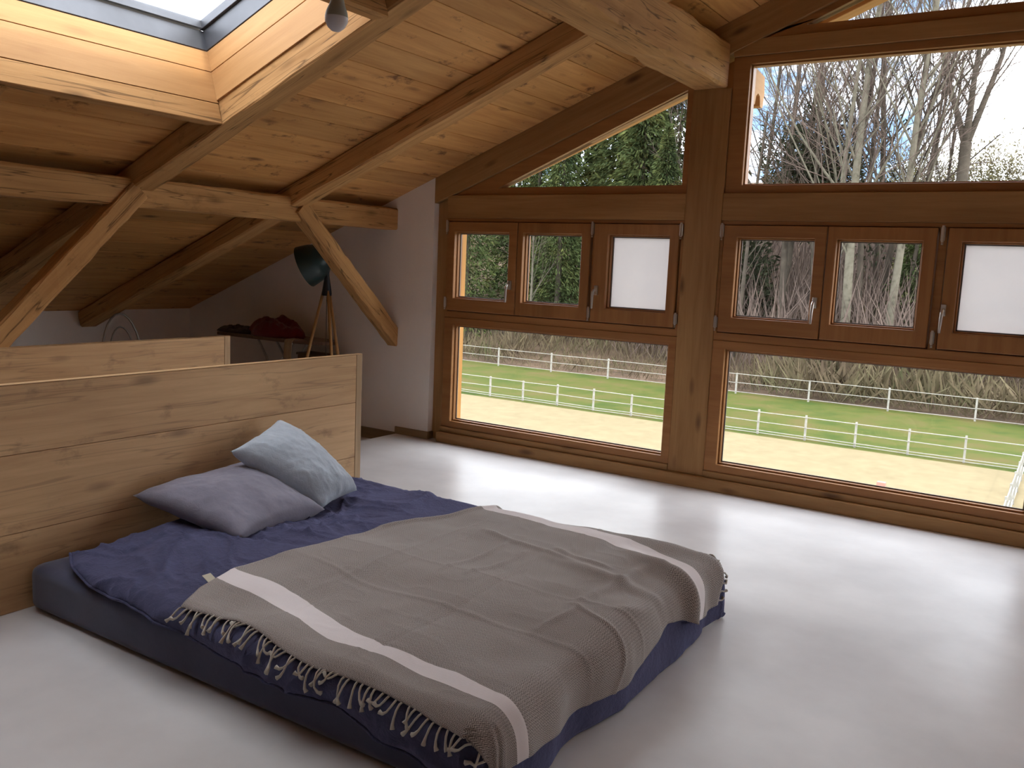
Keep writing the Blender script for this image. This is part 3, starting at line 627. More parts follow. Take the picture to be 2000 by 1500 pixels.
def tassel(px, py, u, v, du, dv_, ln, r_):
    pts = []; rad = []; k = 6; ang = math.atan2(dv_, du)+r_.uniform(-.7, .7); curl = r_.uniform(-1.6, 1.6); uu, vv = u, v
    for i in range(k):
        x, y, z = drape(np.array(uu), np.array(vv), off=.032)
        pts.append((float(x), float(y), float(z)+(.004*math.sin(i*1.3)))); rad.append(.0036); st_ = ln/k
        uu += math.cos(ang)*st_; vv += math.sin(ang)*st_; ang += curl/k*1.5
    rad[-2] = .0052; rad[-1] = .0078
    mb = MB(); mb.tube(pts, rad, 5); return mb
rt = random.Random(3)
for i in range(54):
    a = .004+.99*i/53; ia = min(na-1, int(a*(na-1))); u, v = float(U[ia, 0]), float(V[ia, 0])
    tassel(0, 0, u, v+.004, -.25, -1, rt.uniform(.055, .085), rt).build('tassel', 'cord', th, smooth=True)
for i in range(40):
    a = .02+.97*i/39; ia = min(na-1, int(a*(na-1))); u, v = float(U[ia, -1]), float(V[ia, -1])
    tassel(0, 0, u, v-.004, .2, 1, rt.uniform(.05, .075), rt).build('tassel', 'cord', th, smooth=True)
mb = MB(); q = (float(X[0, 19]), float(Y[0, 19]), float(Z[0, 19]))
mb.hexa([(q[0]-.035, q[1]-.018, q[2]+.012), (q[0]+.004, q[1]-.02, q[2]-.004), (q[0]+.004, q[1]+.018, q[2]-.004), (q[0]-.035, q[1]+.02, q[2]+.012),
         (q[0]-.035, q[1]-.018, q[2]+.014), (q[0]+.004, q[1]-.02, q[2]-.002), (q[0]+.004, q[1]+.018, q[2]-.002), (q[0]-.035, q[1]+.02, q[2]+.014)])
mb.build('care_tag', 'tag', th)

# pillows -------------------------------------------------------------
def pillow(name, cs, T, m, label, seed, up=None, sag=0., ears=()):
    """cs: four corners in order; T thickness; bilinear patch bulged both ways"""
    cs = [Vector(c) for c in cs]; n_ = 46; top = []; nrm = (cs[2]-cs[0]).cross(cs[3]-cs[1]).normalized()
    if up is not None and nrm.dot(Vector(up)) < 0: nrm = -nrm
    v = []; f = []
    g = np.linspace(-1, 1, n_)
    def pt(s, t_, sg):
        ss = s*(1-.07*(1-t_*t_)); tt = t_*(1-.07*(1-s*s)); a, b_ = (ss+1)/2, (tt+1)/2
        q = cs[0]*(1-a)*(1-b_)+cs[1]*a*(1-b_)+cs[2]*a*b_+cs[3]*(1-a)*b_
        h = max(0, (1-s**2)*(1-t_**2))**.42*T/2
        ed = min(1, 4*(1-max(abs(s), abs(t_))))
        wr = float(.010*vnoise(s*2.2+seed, t_*2.2, seed)+.006*ridge(s*3+t_*2+seed, t_*3-s, seed+1, 4)+.004*ridge(s*7+seed, t_*7, seed+2, 3)+.0025*ridge(s*14+seed, t_*12, seed+3, 2))
        e_ = float(vnoise(s*5+seed, t_*5, seed+7))*.010
        q = q+nrm*(sg*(h+wr*ed*(1 if sg > 0 else .6))+e_*(1-ed))
        return q
    for sg in (1, -1):
        for s in g:
            for t_ in g: v.append(tuple(pt(float(s), float(t_), sg)))
    def I(k, i, j): return k*n_*n_+i*n_+j
    for i in range(n_-1):
        for j in range(n_-1):
            f.append((I(0, i, j), I(0, i+1, j), I(0, i+1, j+1), I(0, i, j+1))); f.append((I(1, i, j), I(1, i, j+1), I(1, i+1, j+1), I(1, i+1, j)))
    o = pyd(name, v, f, None, None, True)
    bm = bmesh.new(); bm.from_mesh(o.data); bmesh.ops.remove_doubles(bm, verts=bm.verts, dist=.0012); bmesh.ops.recalc_face_normals(bm, faces=bm.faces); bm.to_mesh(o.data); bm.free()
    o.data.polygons.foreach_set('use_smooth', [True]*len(o.data.polygons)); o.data.materials.append(M[m])
    tag(o, label, 'pillow'); return o
pillow('pillow', [(-3.50, 2.33, .40), (-2.93, 2.46, .285), (-2.99, 3.02, .275), (-3.50, 2.98, .44)], .20, 'mauve', 'grey-violet linen pillow leaning low against the headboard', 2, up=(0, 0, 1))
pillow('pillow', [(-3.36, 2.76, .56), (-3.47, 3.16, .65), (-3.06, 3.33, .31), (-3.02, 3.03, .275)], .25, 'paleblue', 'pale blue-grey pillow tilted on edge, resting on the grey-violet pillow', 5, up=(1, -.6, .5))

# ------------------------------------------------------------------ light bulb on its cable
bp = Vector((-1.56, 1.59, 2.06))
lb = tag(empty('pendant_bulb', tuple(bp)), 'bare white lamp bulb hanging in front of the skylight', 'lamp')
mb = MB(); mb.lathe((0, 0, 0), (0.03, 0.02, 1), [(-.028, .0005), (-.026, .010), (-.018, .020), (-.006, .0265), (.005, .0275)], 24); mb.build('diffuser', plain('bulb_diffuser', (.55, .53, .56), .35), lb, True)
mb = MB(); mb.lathe((0, 0, 0), (0.03, 0.02, 1), [(.005, .0275), (.018, .025), (.032, .019), (.045, .0155), (.075, .0155)], 24); mb.build('bulb_body', plain('bulb_body', (.30, .31, .27), .45), lb, True)
mb = MB(); mb.lathe((0, 0, 0), (0.03, 0.02, 1), [(.072, .018), (.072, .021), (.12, .021), (.13, .008), (.13, .003)], 20); mb.build('socket', plain('socket_black', (.03, .03, .03), .5), lb, True)
mb = MB(); mb.tube([(.004, .003, .13), (.004, .003, zc(bp.x)-bp.z+.0)], .003, 6); mb.build('cable', 'gasket', lb)

# ------------------------------------------------------------------ tripod lamp
LZ = -.088; lp = Vector((-5.33, 5.37, LZ))
la = tag(empty('tripod_lamp', tuple(lp)), 'tripod floor lamp with dark green metal shade and wooden legs behind the headboard', 'lamp')
gm = plain('dark_green_enamel', (.022, .045, .045), .35, .1); bk_ = plain('black_metal', (.02, .022, .028), .4, .3)
M['legwood'] = wood('lamp_leg_wood', (.38, .20, .075), (.55, .32, .13), 'z', knots=0)
for k in range(3):
    a = math.radians(93+120*k); ft = Vector((math.cos(a)*.33, math.sin(a)*.33, 0)); tp = Vector((math.cos(a)*.028, math.sin(a)*.028, 1.31))
    mb = MB(); mb.tube([ft, ft.lerp(tp, .5), tp], [.010, .013, .012], 8); mb.build('leg', 'legwood', la, True)
mb = MB(); mb.lathe((0, 0, 1.27), (0, 0, 1), [(0, .0), (0, .042), (.02, .042), (.16, .020), (.26, .014), (.30, .012), (.30, 0)], 16); mb.build('stem', bk_, la, True)
mb = MB(); mb.tube([(0, 0, 1.27), (0, 0, .70)], .003, 5); mb.build('cable', 'gasket', la)
ax_ = Vector((-.80, -.42, -.42)).normalized(); hd = Vector((.02, .01, 1.60))
mb = MB(); pr = [(-.03, .0), (-.028, .03), (.0, .05), (.03, .085), (.08, .135), (.14, .160), (.20, .172), (.235, .178)]
mb.lathe(hd, ax_, pr, 28); mb.lathe(hd, ax_, [(h-.0, r-.004) for h, r in reversed(pr[1:])], 28)
mb.build('shade', gm, la, True)
mb = MB(); mb.tube([hd+ax_*-.035, hd+ax_*-.06, (0.01, 0, 1.56)], [.02, .018, .014], 10); mb.build('knuckle', bk_, la, True)
mb = MB(); mb.lathe(hd+ax_*.08, ax_, [(-.04, .012), (0, .02), (.04, .03), (.065, .022), (.075, .001)], 14); mb.build('bulb', plain('bulb_glass', (.5, .5, .48), .2), la, True)

# ------------------------------------------------------------------ ironing board with laundry
ib = tag(empty('ironing_board', (-6.1, 5.60, LZ)), 'narrow ironing board with pointed tip and white folding legs by the white wall', 'table')
H_ = .855; pts = []
for k in range(25):
    s = k/24; x = .62-.62*(0 if s < 0 else s)*0
def ib_out():
    out = []
    for k in range(9): a = math.pi*.5*(1-k/8); out.append((.62-.42*(1-math.sin(math.pi/2*k/8))**1.0, .0+.19*math.cos(math.pi/2*k/8)**.8))
    up_ = [(-.70, .17), (-.68, .19), (.12, .19)]+out[1:]
    return up_+[(x, -y) for x, y in reversed(up_[:-1])]
oo = ib_out(); n_ = len(oo)
v = [(x, y, H_-.028) for x, y in oo]+[(x, y, H_) for x, y in oo]; f = [tuple(range(n_)), tuple(reversed(range(n_, 2*n_)))]+[((k+1) % n_, k, n_+k, n_+(k+1) % n_) for k in range(n_)]
pyd('board_top', v, f, cloth('ironing_cover', (.16, .10, .07)), ib)
for sx in (-1, 1):
    for sy in (-.10, .10):
        mb = MB(); mb.tube([(sx*.40, sy*1.3, 0), (-sx*.22, sy, H_-.035)], .011, 8); mb.build('leg', plain('white_tube', (.6, .6, .58), .4), ib, True)
    mb = MB(); mb.tube([(sx*.40, -.17, .01), (sx*.40, .17, .01)], .012, 8); mb.build('foot', 'metal', ib, True)
# red laundry heap
def heap(name, c, rx, ry, h, m, seed):
    n_ = 44; a = np.linspace(-1, 1, n_); A, B = np.meshgrid(a, a, indexing='ij'); rr_ = np.sqrt(A**2+B**2)/np.maximum(np.maximum(abs(A), abs(B)), 1e-6)
    A2 = A/np.maximum(rr_, 1e-6)*1.0; B2 = B/np.maximum(rr_, 1e-6); r2 = np.clip(A2**2+B2**2, 0, 1)
    Zz = h*(1-r2)**.6*(1+.35*fbm(A2*2+seed, B2*2, 3, seed))+.02*ridge(A2*4, B2*4+seed, seed, 3)*(1-r2)
    Xx = c[0]+A2*rx*(1+.15*vnoise(A2*3, B2*3, seed+4)); Yy = c[1]+B2*ry; Zz = c[2]+Zz+.002
    return grid_obj(name, Xx, Yy, Zz, m, solid=.004)
tag(heap('red_laundry', (-6.16, 5.58, LZ+H_), .34, .17, .15, 'red', 3), 'heap of dark red laundry lying on the ironing board', 'clothes')
tag(heap('dark_laundry', (-6.62, 5.58, LZ+H_), .30, .16, .06, cloth('dark_brown_cloth', (.035, .02, .02)), 9), 'flat dark brown laundry on the far end of the ironing board', 'clothes')
mb = MB(); yy = 5.60-.20
prof = [(yy+.10, LZ+H_+.004), (yy+.01, LZ+H_+.004), (yy-.006, LZ+H_-.01), (yy-.012, LZ+H_-.12), (yy-.010, LZ+H_-.34)]
gx = np.linspace(-5.86, -5.76, 8); GX = np.tile(gx[:, None], (1, 5)); GY = np.array([[q_[0]+.006*math.sin(i*2+j) for j, q_ in enumerate(prof)] for i in range(8)]); GZ = np.array([[q_[1] for q_ in prof] for i in range(8)])
tag(grid_obj('beige_towel', GX, GY, GZ, 'beige', solid=.004), 'beige towel hanging over the front edge of the ironing board', 'towel')
# low wooden chest at the wall
ch_ = tag(empty('storage_chest', (-5.62, 5.72, LZ)), 'low brown wooden chest against the white wall, under the board tip', 'chest')
mb = MB(); mb.box(-.33, .17, -.085, .085, .03, .70); mb.build('body', wood('chest_wood', (.16, .10, .055), (.25, .16, .09), 'x', knots=.2), ch_, bevel=.004)
mb = MB(); mb.box(-.34, .18, -.095, .090, .702, .722); mb.build('lid', wood('chest_lid', (.16, .10, .055), (.25, .16, .09), 'x', knots=.2), ch_, bevel=.003)
for sx in (-.3, .14):
    mb = MB(); mb.box(sx-.02, sx+.02, -.07, .07, 0, .03); mb.build('foot', 'gasket', ch_)

# ------------------------------------------------------------------ bent metal chair
cc = tag(empty('metal_chair', (-7.10, 4.78, LZ)), 'bent metal tube chair with round back by the low left wall', 'chair')
cm = plain('grey_tube', (.42, .41, .38), .35, .7)
def arc(rx, z0, z1, y, n_=14): return [(y+.0*k, rx*math.cos(math.pi*(1-k/n_)), z0+(z1-z0)*math.sin(math.pi*k/n_)) for k in range(n_+1)]
mb = MB(); mb.tube([(-.17, -.19, .45)]+[(-.20-.04*math.sin(math.pi*k/14), .20*math.cos(math.pi*(1-k/14)), .55+.45*math.sin(math.pi*k/14)) for k in range(15)]+[(-.17, .19, .45)], .010, 8); mb.build('back_frame', cm, cc, True)
mb = MB(); mb.tube([(-.17, -.12, .45)]+[(-.19-.04*math.sin(math.pi*k/14), .13*math.cos(math.pi*(1-k/14)), .55+.33*math.sin(math.pi*k/14)) for k in range(15)]+[(-.17, .12, .45)], .008, 8); mb.build('back_loop', cm, cc, True)
mb = MB(); mb.lathe((0, 0, .44), (0, 0, 1), [(0, .0), (0, .20), (.012, .21), (.024, .20), (.024, 0)], 24); mb.build('seat', plain('seat_dark', (.10, .08, .07), .5), cc, True)
for sx in (-1, 1):
    for sy in (-1, 1):
        mb = MB(); mb.tube([(sx*.14, sy*.14, .44), (sx*.20, sy*.19, 0)], .010, 8); mb.build('leg', cm, cc, True)

# ------------------------------------------------------------------ outside ground
GZ0 = -5.0
def terr(x, y):
    x = np.asarray(x, float); y = np.asarray(y, float)
    return GZ0+np.clip(y-52, 0, None)*.10+np.clip(y-58, 0, None)*.17+.35*np.clip((y-50)/8, 0, 1)*fbm(x*.12, y*.12, 3, 71)
def ground_mat(name, cols, scale, pos=(.35, .65), rough=.95, detail=8):
    m, t, p, N, L = mat(name); tcn = N('ShaderNodeTexCoord'); n = N('ShaderNodeTexNoise'); n.inputs['Scale'].default_value = scale; n.inputs['Detail'].default_value = detail; n.inputs['Roughness'].default_value = .7; L(tcn.outputs['Object'], n.inputs['Vector'])
    r = N('ShaderNodeValToRGB'); r.color_ramp.elements[0].position = pos[0]; r.color_ramp.elements[1].position = pos[1]; r.color_ramp.elements[0].color = (*cols[0], 1); r.color_ramp.elements[1].color = (*cols[-1], 1)
    for k, c in enumerate(cols[1:-1]): e = r.color_ramp.elements.new(pos[0]+(pos[1]-pos[0])*(k+1)/(len(cols)-1)); e.color = (*c, 1)
    L(n.outputs[0], r.inputs[0]); L(r.outputs[0], p.inputs['Base Color']); p.inputs['Roughness'].default_value = rough; p.inputs['Specular IOR Level'].default_value = .1; return m
M['sand'] = ground_mat('riding_sand', [(.165, .132, .075), (.20, .162, .093)], 1.5)
M['grass'] = ground_mat('meadow', [(.034, .055, .009), (.062, .070, .014), (.085, .068, .024)], .45)
M['litter'] = ground_mat('leaf_litter', [(.045, .035, .025), (.09, .06, .04), (.115, .08, .055)], .6)
FX = -1.15; FY = 35.9
sand = tag(box('ground', -90, FX+.3, 6.2, FY-.45, GZ0-.4, GZ0, 'sand'), kind='structure')
tag(box('ground', FX+.3, 60, 6.2, FY-.45, GZ0-.4, GZ0+.02, 'grass'), kind='structure')
gx = np.linspace(-140, 80, 90); gy = np.concatenate([np.linspace(FY-.45, 47, 12), np.linspace(48, 130, 60)])
XX, YY = np.meshgrid(gx, gy, indexing='ij'); ZZ = terr(XX, YY)
k50 = 13
g1 = grid_obj('ground', XX[:, :k50], YY[:, :k50], ZZ[:, :k50], 'grass'); tag(g1, kind='structure')
g2 = grid_obj('ground', XX[:, k50-1:], YY[:, k50-1:], ZZ[:, k50-1:], 'litter'); tag(g2, kind='structure')

# fences ------------------------------------------------------------
M['fence'] = plain('weathered_white_wood', (.26, .245, .21), .8, var=.15)
def fence(pts, h, nrail, label, postw=.075, railh=.036, double=False):
    e = tag(empty('paddock_fence', (pts[0][0], pts[0][1], GZ0)), label, 'fence'); lo = Vector(e.location)
    pr = None; rf = random.Random(len(pts))
    for i, (x, y) in enumerate(pts):
        z = float(terr(x, y)); mb = MB(); hh = h+rf.uniform(-.03, .05); mb.box(x-postw/2-lo.x, x+postw/2-lo.x, y-postw/2-lo.y, y+postw/2-lo.y, z-.1-lo.z, z+hh-lo.z); mb.build('fence_post', 'fence', e)
        if pr:
            for k in range(nrail):
                fz = (.06 if double and k == 0 else .12)+(h-.16)*k/(nrail-1); za = float(terr(pr[0], pr[1])); sg = rf.uniform(-.02, .02)
                a = Vector((pr[0], pr[1]-.06, za+fz))-lo; c = Vector((x, y-.06, z+fz+sg))-lo; mb = MB()
                mb.tube([a, c], railh/2, 5); mb.build('rail', 'fence', e)
                if double and k == 0: mb = MB(); mb.tube([a+Vector((0, -.02, .10)), c+Vector((0, -.02, .10))], railh/2, 5); mb.build('rail', 'fence', e)
        pr = (x, y)
fence([(FX-1.93*k, FY) for k in range(24)], .98, 3, 'nearer pale rail fence along the far edge of the sand arena', double=True)
fence([(FX, FY-1.95*k) for k in range(11)], .98, 3, 'pale rail fence running toward the house at the arena corner', double=True)
fence([(12-3.95*k, 47.6-.03*k*(1 if k < 8 else 1.0)) for k in range(17)], 1.15, 3, 'farther pale rail fence at the foot of the wooded slope', postw=.085)
mb = MB(); mb.box(-.13, .13, -.1, .1, 0, .22); jb = mb.build('marker_block', plain('brick_red', (.40, .17, .13), .8), bevel=.01); jb.location = (-4.75, 29.3, GZ0); tag(jb, 'small brick-red marker block on the sand', 'block')

# trees -------------------------------------------------------------
M['bark_pale'] = ground_mat('pale_bark', [(.04, .035, .028), (.095, .085, .062), (.125, .112, .084)], 3.0, pos=(.3, .55))
M['bark'] = ground_mat('grey_bark', [(.045, .037, .029), (.08, .066, .05)], 2.0)
M['twig'] = ground_mat('twigs', [(.085, .062, .052), (.135, .10, .082)], 1.0)
class TB:
    def __init__(s): s.v = []; s.f = []; s.n = 0
    def tube(s, P_, r0, r1, n=3):
        k = len(P_); P_ = np.array(P_); d = np.gradient(P_, axis=0); d /= np.linalg.norm(d, axis=1, keepdims=True)+1e-9
        ref = np.array([.3, .9, .2]); u = np.cross(d, ref); u /= np.linalg.norm(u, axis=1, keepdims=True)+1e-9; w__ = np.cross(d, u); rad = np.linspace(r0, r1, k)[:, None, None]
        a = np.arange(n)*2*math.pi/n; ring_ = P_[:, None, :]+(u[:, None, :]*np.cos(a)[None, :, None]+w__[:, None, :]*np.sin(a)[None, :, None])*rad
        s.v.append(ring_.reshape(-1, 3)); i = np.arange(k-1)[:, None]*n; j = np.arange(n)[None, :]
        A = s.n+i+j; B = s.n+i+(j+1) % n; s.f.append(np.stack([A, B, B+n, A+n], -1).reshape(-1, 4)); s.n += k*n
    def build(s, name, m, parent=None, smooth=True):
        return pyd(name, np.concatenate(s.v).tolist(), np.concatenate(s.f).tolist(), m, parent, smooth)
def grow(tb, fine, p0, d0, L0, r0, lev, r_, maxlev, spread, nch, gnarl=.09):
    k = 7 if lev == 0 else (5 if lev < 2 else 3); P_ = [np.array(p0)]; d = np.array(d0, float); dirs = [d]
    for i in range(k-1):
        d = d+np.array([r_.gauss(0, gnarl), r_.gauss(0, gnarl), r_.gauss(0, gnarl*.5)+(.05 if lev else .02)]); d /= np.linalg.norm(d); P_.append(P_[-1]+d*L0/(k-1)); dirs.append(d)
    (tb if lev < 2 else fine).tube(P_, r0, r0*(.45 if lev < maxlev else .3), 6 if lev == 0 else (4 if lev == 1 else 3))
    if lev >= maxlev: return
    n_ = nch[lev]
    for c in range(n_):
        f_ = (.30 if lev == 0 else .2)+(1-(.30 if lev == 0 else .2))*(c+r_.random())/n_; i = min(k-2, int(f_*(k-1))); fr = f_*(k-1)-i; q = P_[i]*(1-fr)+P_[i+1]*fr; dd = dirs[i]
        az = r_.uniform(0, 6.283); el = r_.uniform(.55, 1.15)*spread; s1 = np.cross(dd, [math.cos(az), math.sin(az), .1]); s1 /= np.linalg.norm(s1)+1e-9
        nd = dd*math.cos(el)+s1*math.sin(el); nd[2] = max(nd[2], -.1); nd /= np.linalg.norm(nd)
        grow(tb, fine, q, nd, L0*r_.uniform(.38, .62)*(1-.35*f_), r0*(1-.5*f_)*(r_.uniform(.24, .42) if lev == 0 else r_.uniform(.40, .58)), lev+1, r_, maxlev, spread, nch, gnarl*1.4)
def bare_tree(x, y, h, r, label, seed, m='bark', lean=(0, 0), group='bare trees on the wooded slope', nch=(11, 6, 4, 3), spread=.72, fork=None, maxlev=4):
    z = float(terr(x, y))-.2; e = tag(empty('bare_tree', (x, y, z)), label, 'tree', group); tb = TB(); fn = TB(); r_ = random.Random(seed)
    if fork:
        zf = fork; tb.tube([(0, 0, 0), (lean[0]*zf*.5, 0, zf*.5), (lean[0]*zf, 0, zf)], r, r*.85, 7)
        for k in range(4):
            a = 1.57*k+r_.uniform(-.3, .3); t_ = r_.uniform(.12, .34); grow(tb, fn, (lean[0]*zf, 0, zf-.3), (math.cos(a)*t_, math.sin(a)*t_, 1), h-zf, r*.55, 0, r_, maxlev, spread*.8, nch, .05)
    else: grow(tb, fn, (0, 0, 0), (lean[0], lean[1], 1), h, r, 0, r_, maxlev, spread, nch, .035)
    tb.build('trunk', m, e); fn.build('branches', 'twig', e)
T = [  # x, y, height, radius, lean, material, fork, label
 (-12.6, 58, 24, .36, (.0, 0), 'bark_pale', None, 'thick pale-barked bare tree rising through the second small right casement'),
 (-13.4, 58.6, 22, .24, (.02, 0), 'bark_pale', None, 'slimmer pale trunk standing close beside the thick pale-barked tree'),
 (-10.1, 59, 23, .30, (-.02, 0), 'bark_pale', None, 'leaning pale spotted trunk right of the thick pale-barked pair'),
 (-17.8, 62, 22, .28, (-.01, 0), 'bark', None, 'grey bare tree seen through the first small right casement'),
 (-18.4, 64, 23, .26, (.02, 0), 'bark', None, 'bare tree at the left edge of the upper right pane, above the dark evergreen'),
 (-16.5, 65, 22, .26, (.0, 0), 'bark', None, 'bare tree rising behind the dark evergreen bush'),
 (-15.2, 70, 24, .28, (.03, 0), 'bark', None, 'bare tree with a straight stem right of the dark evergreen bush'),
 (-12.9, 64, 23, .26, (-.05, 0), 'bark', None, 'bare tree leaning left in the middle of the upper right pane'),
 (-12.6, 67, 24, .28, (.10, 0), 'bark', None, 'bare tree leaning right in the middle of the upper right pane'),
 (-13.6, 72, 25, .30, (.0, 0), 'bark', None, 'tall bare tree farther up behind the leaning pair'),
 (-10.6, 61, 23, .30, (.04, 0), 'bark', None, 'bare tree with dense crown right of the middle of the upper right pane'),
 (-10.4, 65, 22, .17, (.09, 0), 'bark', None, 'slender bare tree slanting right before the white cloud'),
 (-11.0, 70, 22, .18, (.13, 0), 'bark', None, 'slender bare tree slanting strongly right before the white cloud'),
 (-7.2, 62, 22, .42, (.0, 0), 'bark', 13.8, 'stout bare tree forking low into many upright limbs at the right'),
 (-4.6, 76, 13, .12, (.05, 0), 'bark', None, 'small thin bare tree near the right picture edge'),
 (-21.5, 66, 21, .22, (.03, 0), 'bark', None, 'bare tree hidden partly by the broad post'),
 (-27.3, 67, 21, .26, (.02, 0), 'bark_pale', None, 'pale bare tree beside the post in the triangular pane'),
 (-28.8, 71, 20, .22, (.0, 0), 'bark', None, 'bare tree left of the pale one in the triangular pane'),
 (-35.5, 57.5, 9, .12, (.0, 0), 'bark_pale', None, 'young yellowish bare tree before the conifers in the second left casement'),
 (-20.2, 60, 17, .18, (.06, 0), 'bark', None, 'thin bare tree with spreading low branches left in the right casements'),
 (-14.8, 61, 19, .18, (-.08, 0), 'bark', None, 'thin bare tree crossing before the dark evergreen bush'),
 (-8.8, 67, 19, .16, (-.06, 0), 'bark', None, 'thin bare tree leaning left before the stout forked tree'),
]
for i, (x, y, h, r, ln_, mm, fk, lab) in enumerate(T):
    thin = r < .2
    bare_tree(x, y, h, r, lab, 100+i, mm, ln_, fork=fk, nch=((16, 7, 4, 4) if not fk else (8, 6, 4, 3)) if not thin else (11, 6, 4, 3))

# leafy masses: thin quads scattered in a volume ----------------------
def sprays(name, cen, dirs, size, m, parent=None, width=.35):
    n_ = len(cen); d = dirs/(np.linalg.norm(dirs, axis=1, keepdims=True)+1e-9); ref = RNG.normal(size=(n_, 3)); s_ = np.cross(d, ref); s_ /= np.linalg.norm(s_, axis=1, keepdims=True)+1e-9
    L_ = size[:, None]; v = np.stack([cen-s_*L_*width*.3, cen+d*L_*.5+s_*L_*width*.5, cen+d*L_, cen+d*L_*.45-s_*L_*width*.5], 1).reshape(-1, 3)
    f = np.arange(n_*4).reshape(-1, 4); return pyd(name, v.tolist(), f.tolist(), m, parent)
M['needle'] = ground_mat('spruce_needles', [(.020, .032, .013), (.046, .060, .020), (.105, .112, .034)], .55, pos=(.35, .68))
M['ivy'] = ground_mat('dark_evergreen', [(.016, .020, .012), (.032, .037, .02), (.052, .052, .028)], .8)
M['brush'] = ground_mat('dry_brush', [(.06, .042, .028), (.10, .078, .046), (.075, .075, .036)], .25, pos=(.36, .66))
M['brushg'] = ground_mat('budding_brush', [(.12, .10, .055), (.17, .155, .075)], .5)
def conifer(x, y, h, rad, label, seed, m='needle'):
    z = float(terr(x, y))-.2; e = tag(empty('conifer', (x, y, z)), label, 'tree', 'conifers at the left'); tb = TB(); tb.tube([(0, 0, 0), (0, 0, h*.5), (.1, 0, h)], .28, .04, 6); tb.build('trunk', 'bark', e)
    r_ = np.random.default_rng(seed); n_ = 15000; t_ = r_.random(n_)**.85; a = r_.random(n_)*6.283; a = np.round(a*2.4)/2.4+r_.normal(0, .10, n_)+t_*9; lev = np.round(t_*26)/26
    R_ = rad*(1-lev)**.75*(.9+.25*np.sin(a*3+lev*40)); q = r_.random(n_)**.6; zz = .6+(h-.6)*lev-q*R_*.30+r_.normal(0, .16, n_)
    cen = np.stack([np.cos(a)*R_*q, np.sin(a)*R_*q, zz], -1); dr = np.stack([np.cos(a), np.sin(a), -.55+r_.normal(0, .35, n_)], -1)+r_.normal(0, .3, (n_, 3))
    sprays('foliage', cen, dr, r_.uniform(.18, .50, n_)*(1.6 if rad > 4.1 else 1), m, e, .26)
CF = [(-46.5, 60, 20, 4.0, 'conifer farthest left, beside the yellow outside board'), (-42.0, 58, 18, 3.8, 'bright green conifer in the first left casement'),
      (-38.6, 63, 21, 4.0, 'dark conifer between the first and second left casements'), (-35.2, 61, 17, 3.8, 'bushy conifer in the second left casement'),
      (-32.6, 66, 25, 4.8, 'tall conifer with its top in the triangular pane'), (-29.8, 64, 20.5, 4.2, 'lower conifer in the triangular pane, toward the post'),
      (-45, 70, 22, 4.2, 'conifer in the back row at the far left'), (-40, 72, 23, 4.6, 'conifer in the back row, second from the left'), (-36.5, 73, 27, 5.2, 'tall conifer in the back row behind the triangular pane'), (-32, 76, 24, 4.8, 'conifer in the back row, nearest the post'), (-27, 62, 15.5, 3.2, 'short conifer next to the post, behind the milky panel'),
      (-23.6, 63, 12, 2.6, 'conifer glimpsed left in the first right casement'), (-9.4, 66, 10.5, 3.0, 'dark conifer right of the spotted trunk')]
for i, q in enumerate(CF): conifer(*q[:4], q[4], 300+i)
def bush(x, y, rx, rz, n_, m, name, label, seed, size=(.25, .6), cat='bush', base=0.2, full=False):
    z = float(terr(x, y)); r_ = np.random.default_rng(seed); p_ = r_.normal(size=(n_, 3)); p_ /= np.linalg.norm(p_, axis=1, keepdims=True); p_ *= r_.random((n_, 1))**.4; p_[:, 2] = p_[:, 2] if full else np.abs(p_[:, 2])
    wob = 1+.35*np.sin(p_[:, 0]*5+seed)*np.sin(p_[:, 1]*4+p_[:, 2]*5)
    cen = p_*np.array([rx, rx*.7, rz])*wob[:, None]; dr = p_+r_.normal(0, .6, (n_, 3)); o = sprays(name, cen, dr, r_.uniform(*size, n_), m); o.location = (x, y, z+base-.2)
    return tag(o, label, cat)
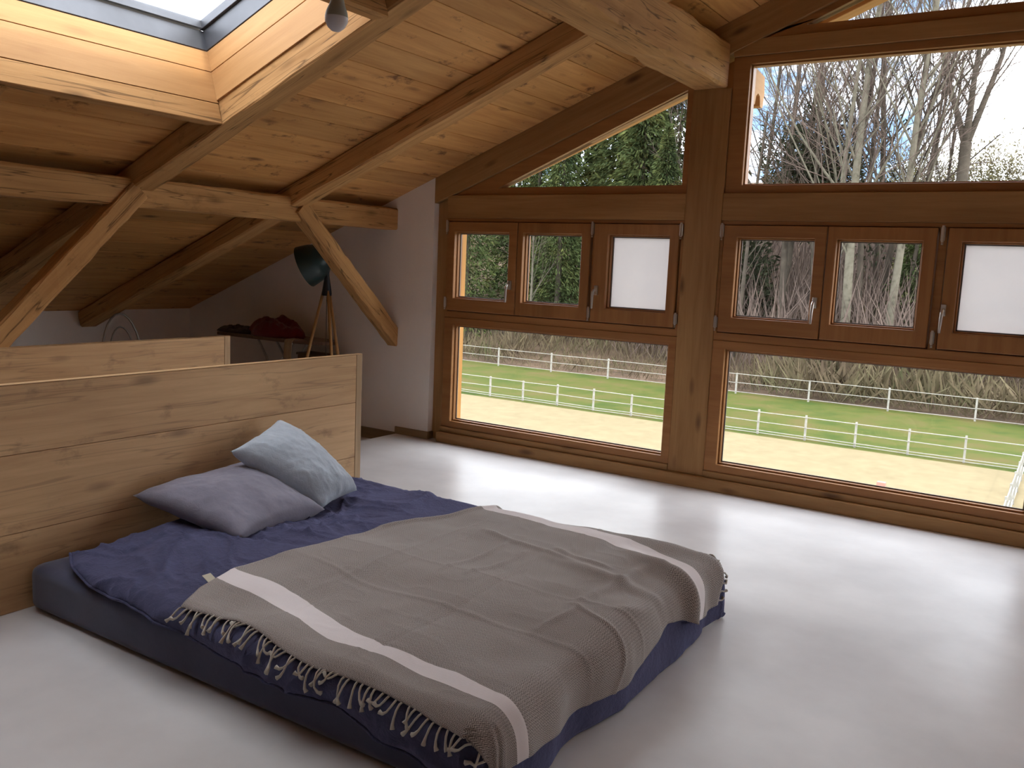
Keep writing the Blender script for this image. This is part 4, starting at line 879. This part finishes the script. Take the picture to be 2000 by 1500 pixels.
bush(-16.7, 63, 3.3, 4.2, 12000, 'ivy', 'evergreen_bush', 'large dark evergreen bush in the lower left of the upper right pane', 5, (.2, .5), 'tree', base=11.6, full=True)
bush(-21.5, 65, 2.4, 10, 3000, 'ivy', 'evergreen_bush', 'smaller dark evergreen behind the broad post', 6, (.3, .7), 'tree')
bush(-13.4, 68, 2.2, 6.5, 900, 'ivy', 'evergreen_bush', 'small sparse evergreen right of the large dark evergreen bush', 8, (.25, .5), 'tree', base=9.5, full=True)
hb = ['yellowish bush row on the skyline left of the forked tree', 'budding bush on the skyline below the forked tree', 'budding bush on the skyline right of the forked tree', 'budding bush on the skyline at the right picture edge', 'low budding bush on the skyline beyond the slanting trees', 'low bush on the skyline in the middle of the upper right pane']
for i, (x, rz) in enumerate(((-10.6, 7.4), (-8.6, 7.9), (-6.2, 7.3), (-3.6, 6.9), (-13.2, 6.0), (-16, 6.5))):
    bush(x, 93, 2.6, 5.0+(rz-7)*.6, 6500, 'brushg', 'budding_bush', hb[i], 40+i, (.15, .40), base=4.6+(i%2)*.4, full=True); bpy.context.view_layer.update()
# undergrowth: countless thin stems on the slope
n_ = 34000; ux = RNG.uniform(-60, 12, n_); uy = 48.3+RNG.random(n_)**1.3*46; uz = terr(ux, uy); hgt = RNG.uniform(.7, 4.2, n_)**1.0*(.6+.5*fbm(ux*.15, uy*.15, 2, 9))
cen = np.stack([ux, uy, uz-.05], -1); dr = np.stack([RNG.normal(0, .55, n_), RNG.normal(0, .4, n_), np.ones(n_)], -1)
tag(sprays('undergrowth', cen, dr, np.clip(hgt, .3, 4), 'brush', None, .05), 'dry brown undergrowth covering the slope behind the fences', 'undergrowth', kind='stuff')

n_ = 6000; ux = RNG.uniform(-27, 6, n_); uy = 55+RNG.random(n_)*32; uz = terr(ux, uy); hgt = RNG.uniform(2.5, 7.5, n_)
cen = np.stack([ux, uy, uz-.05], -1); dr = np.stack([RNG.normal(0, .35, n_), RNG.normal(0, .3, n_), np.ones(n_)], -1)
tag(sprays('saplings', cen, dr, hgt, 'twig', None, .016), 'tangle of thin pale saplings between the tree trunks on the slope', 'undergrowth', kind='stuff')
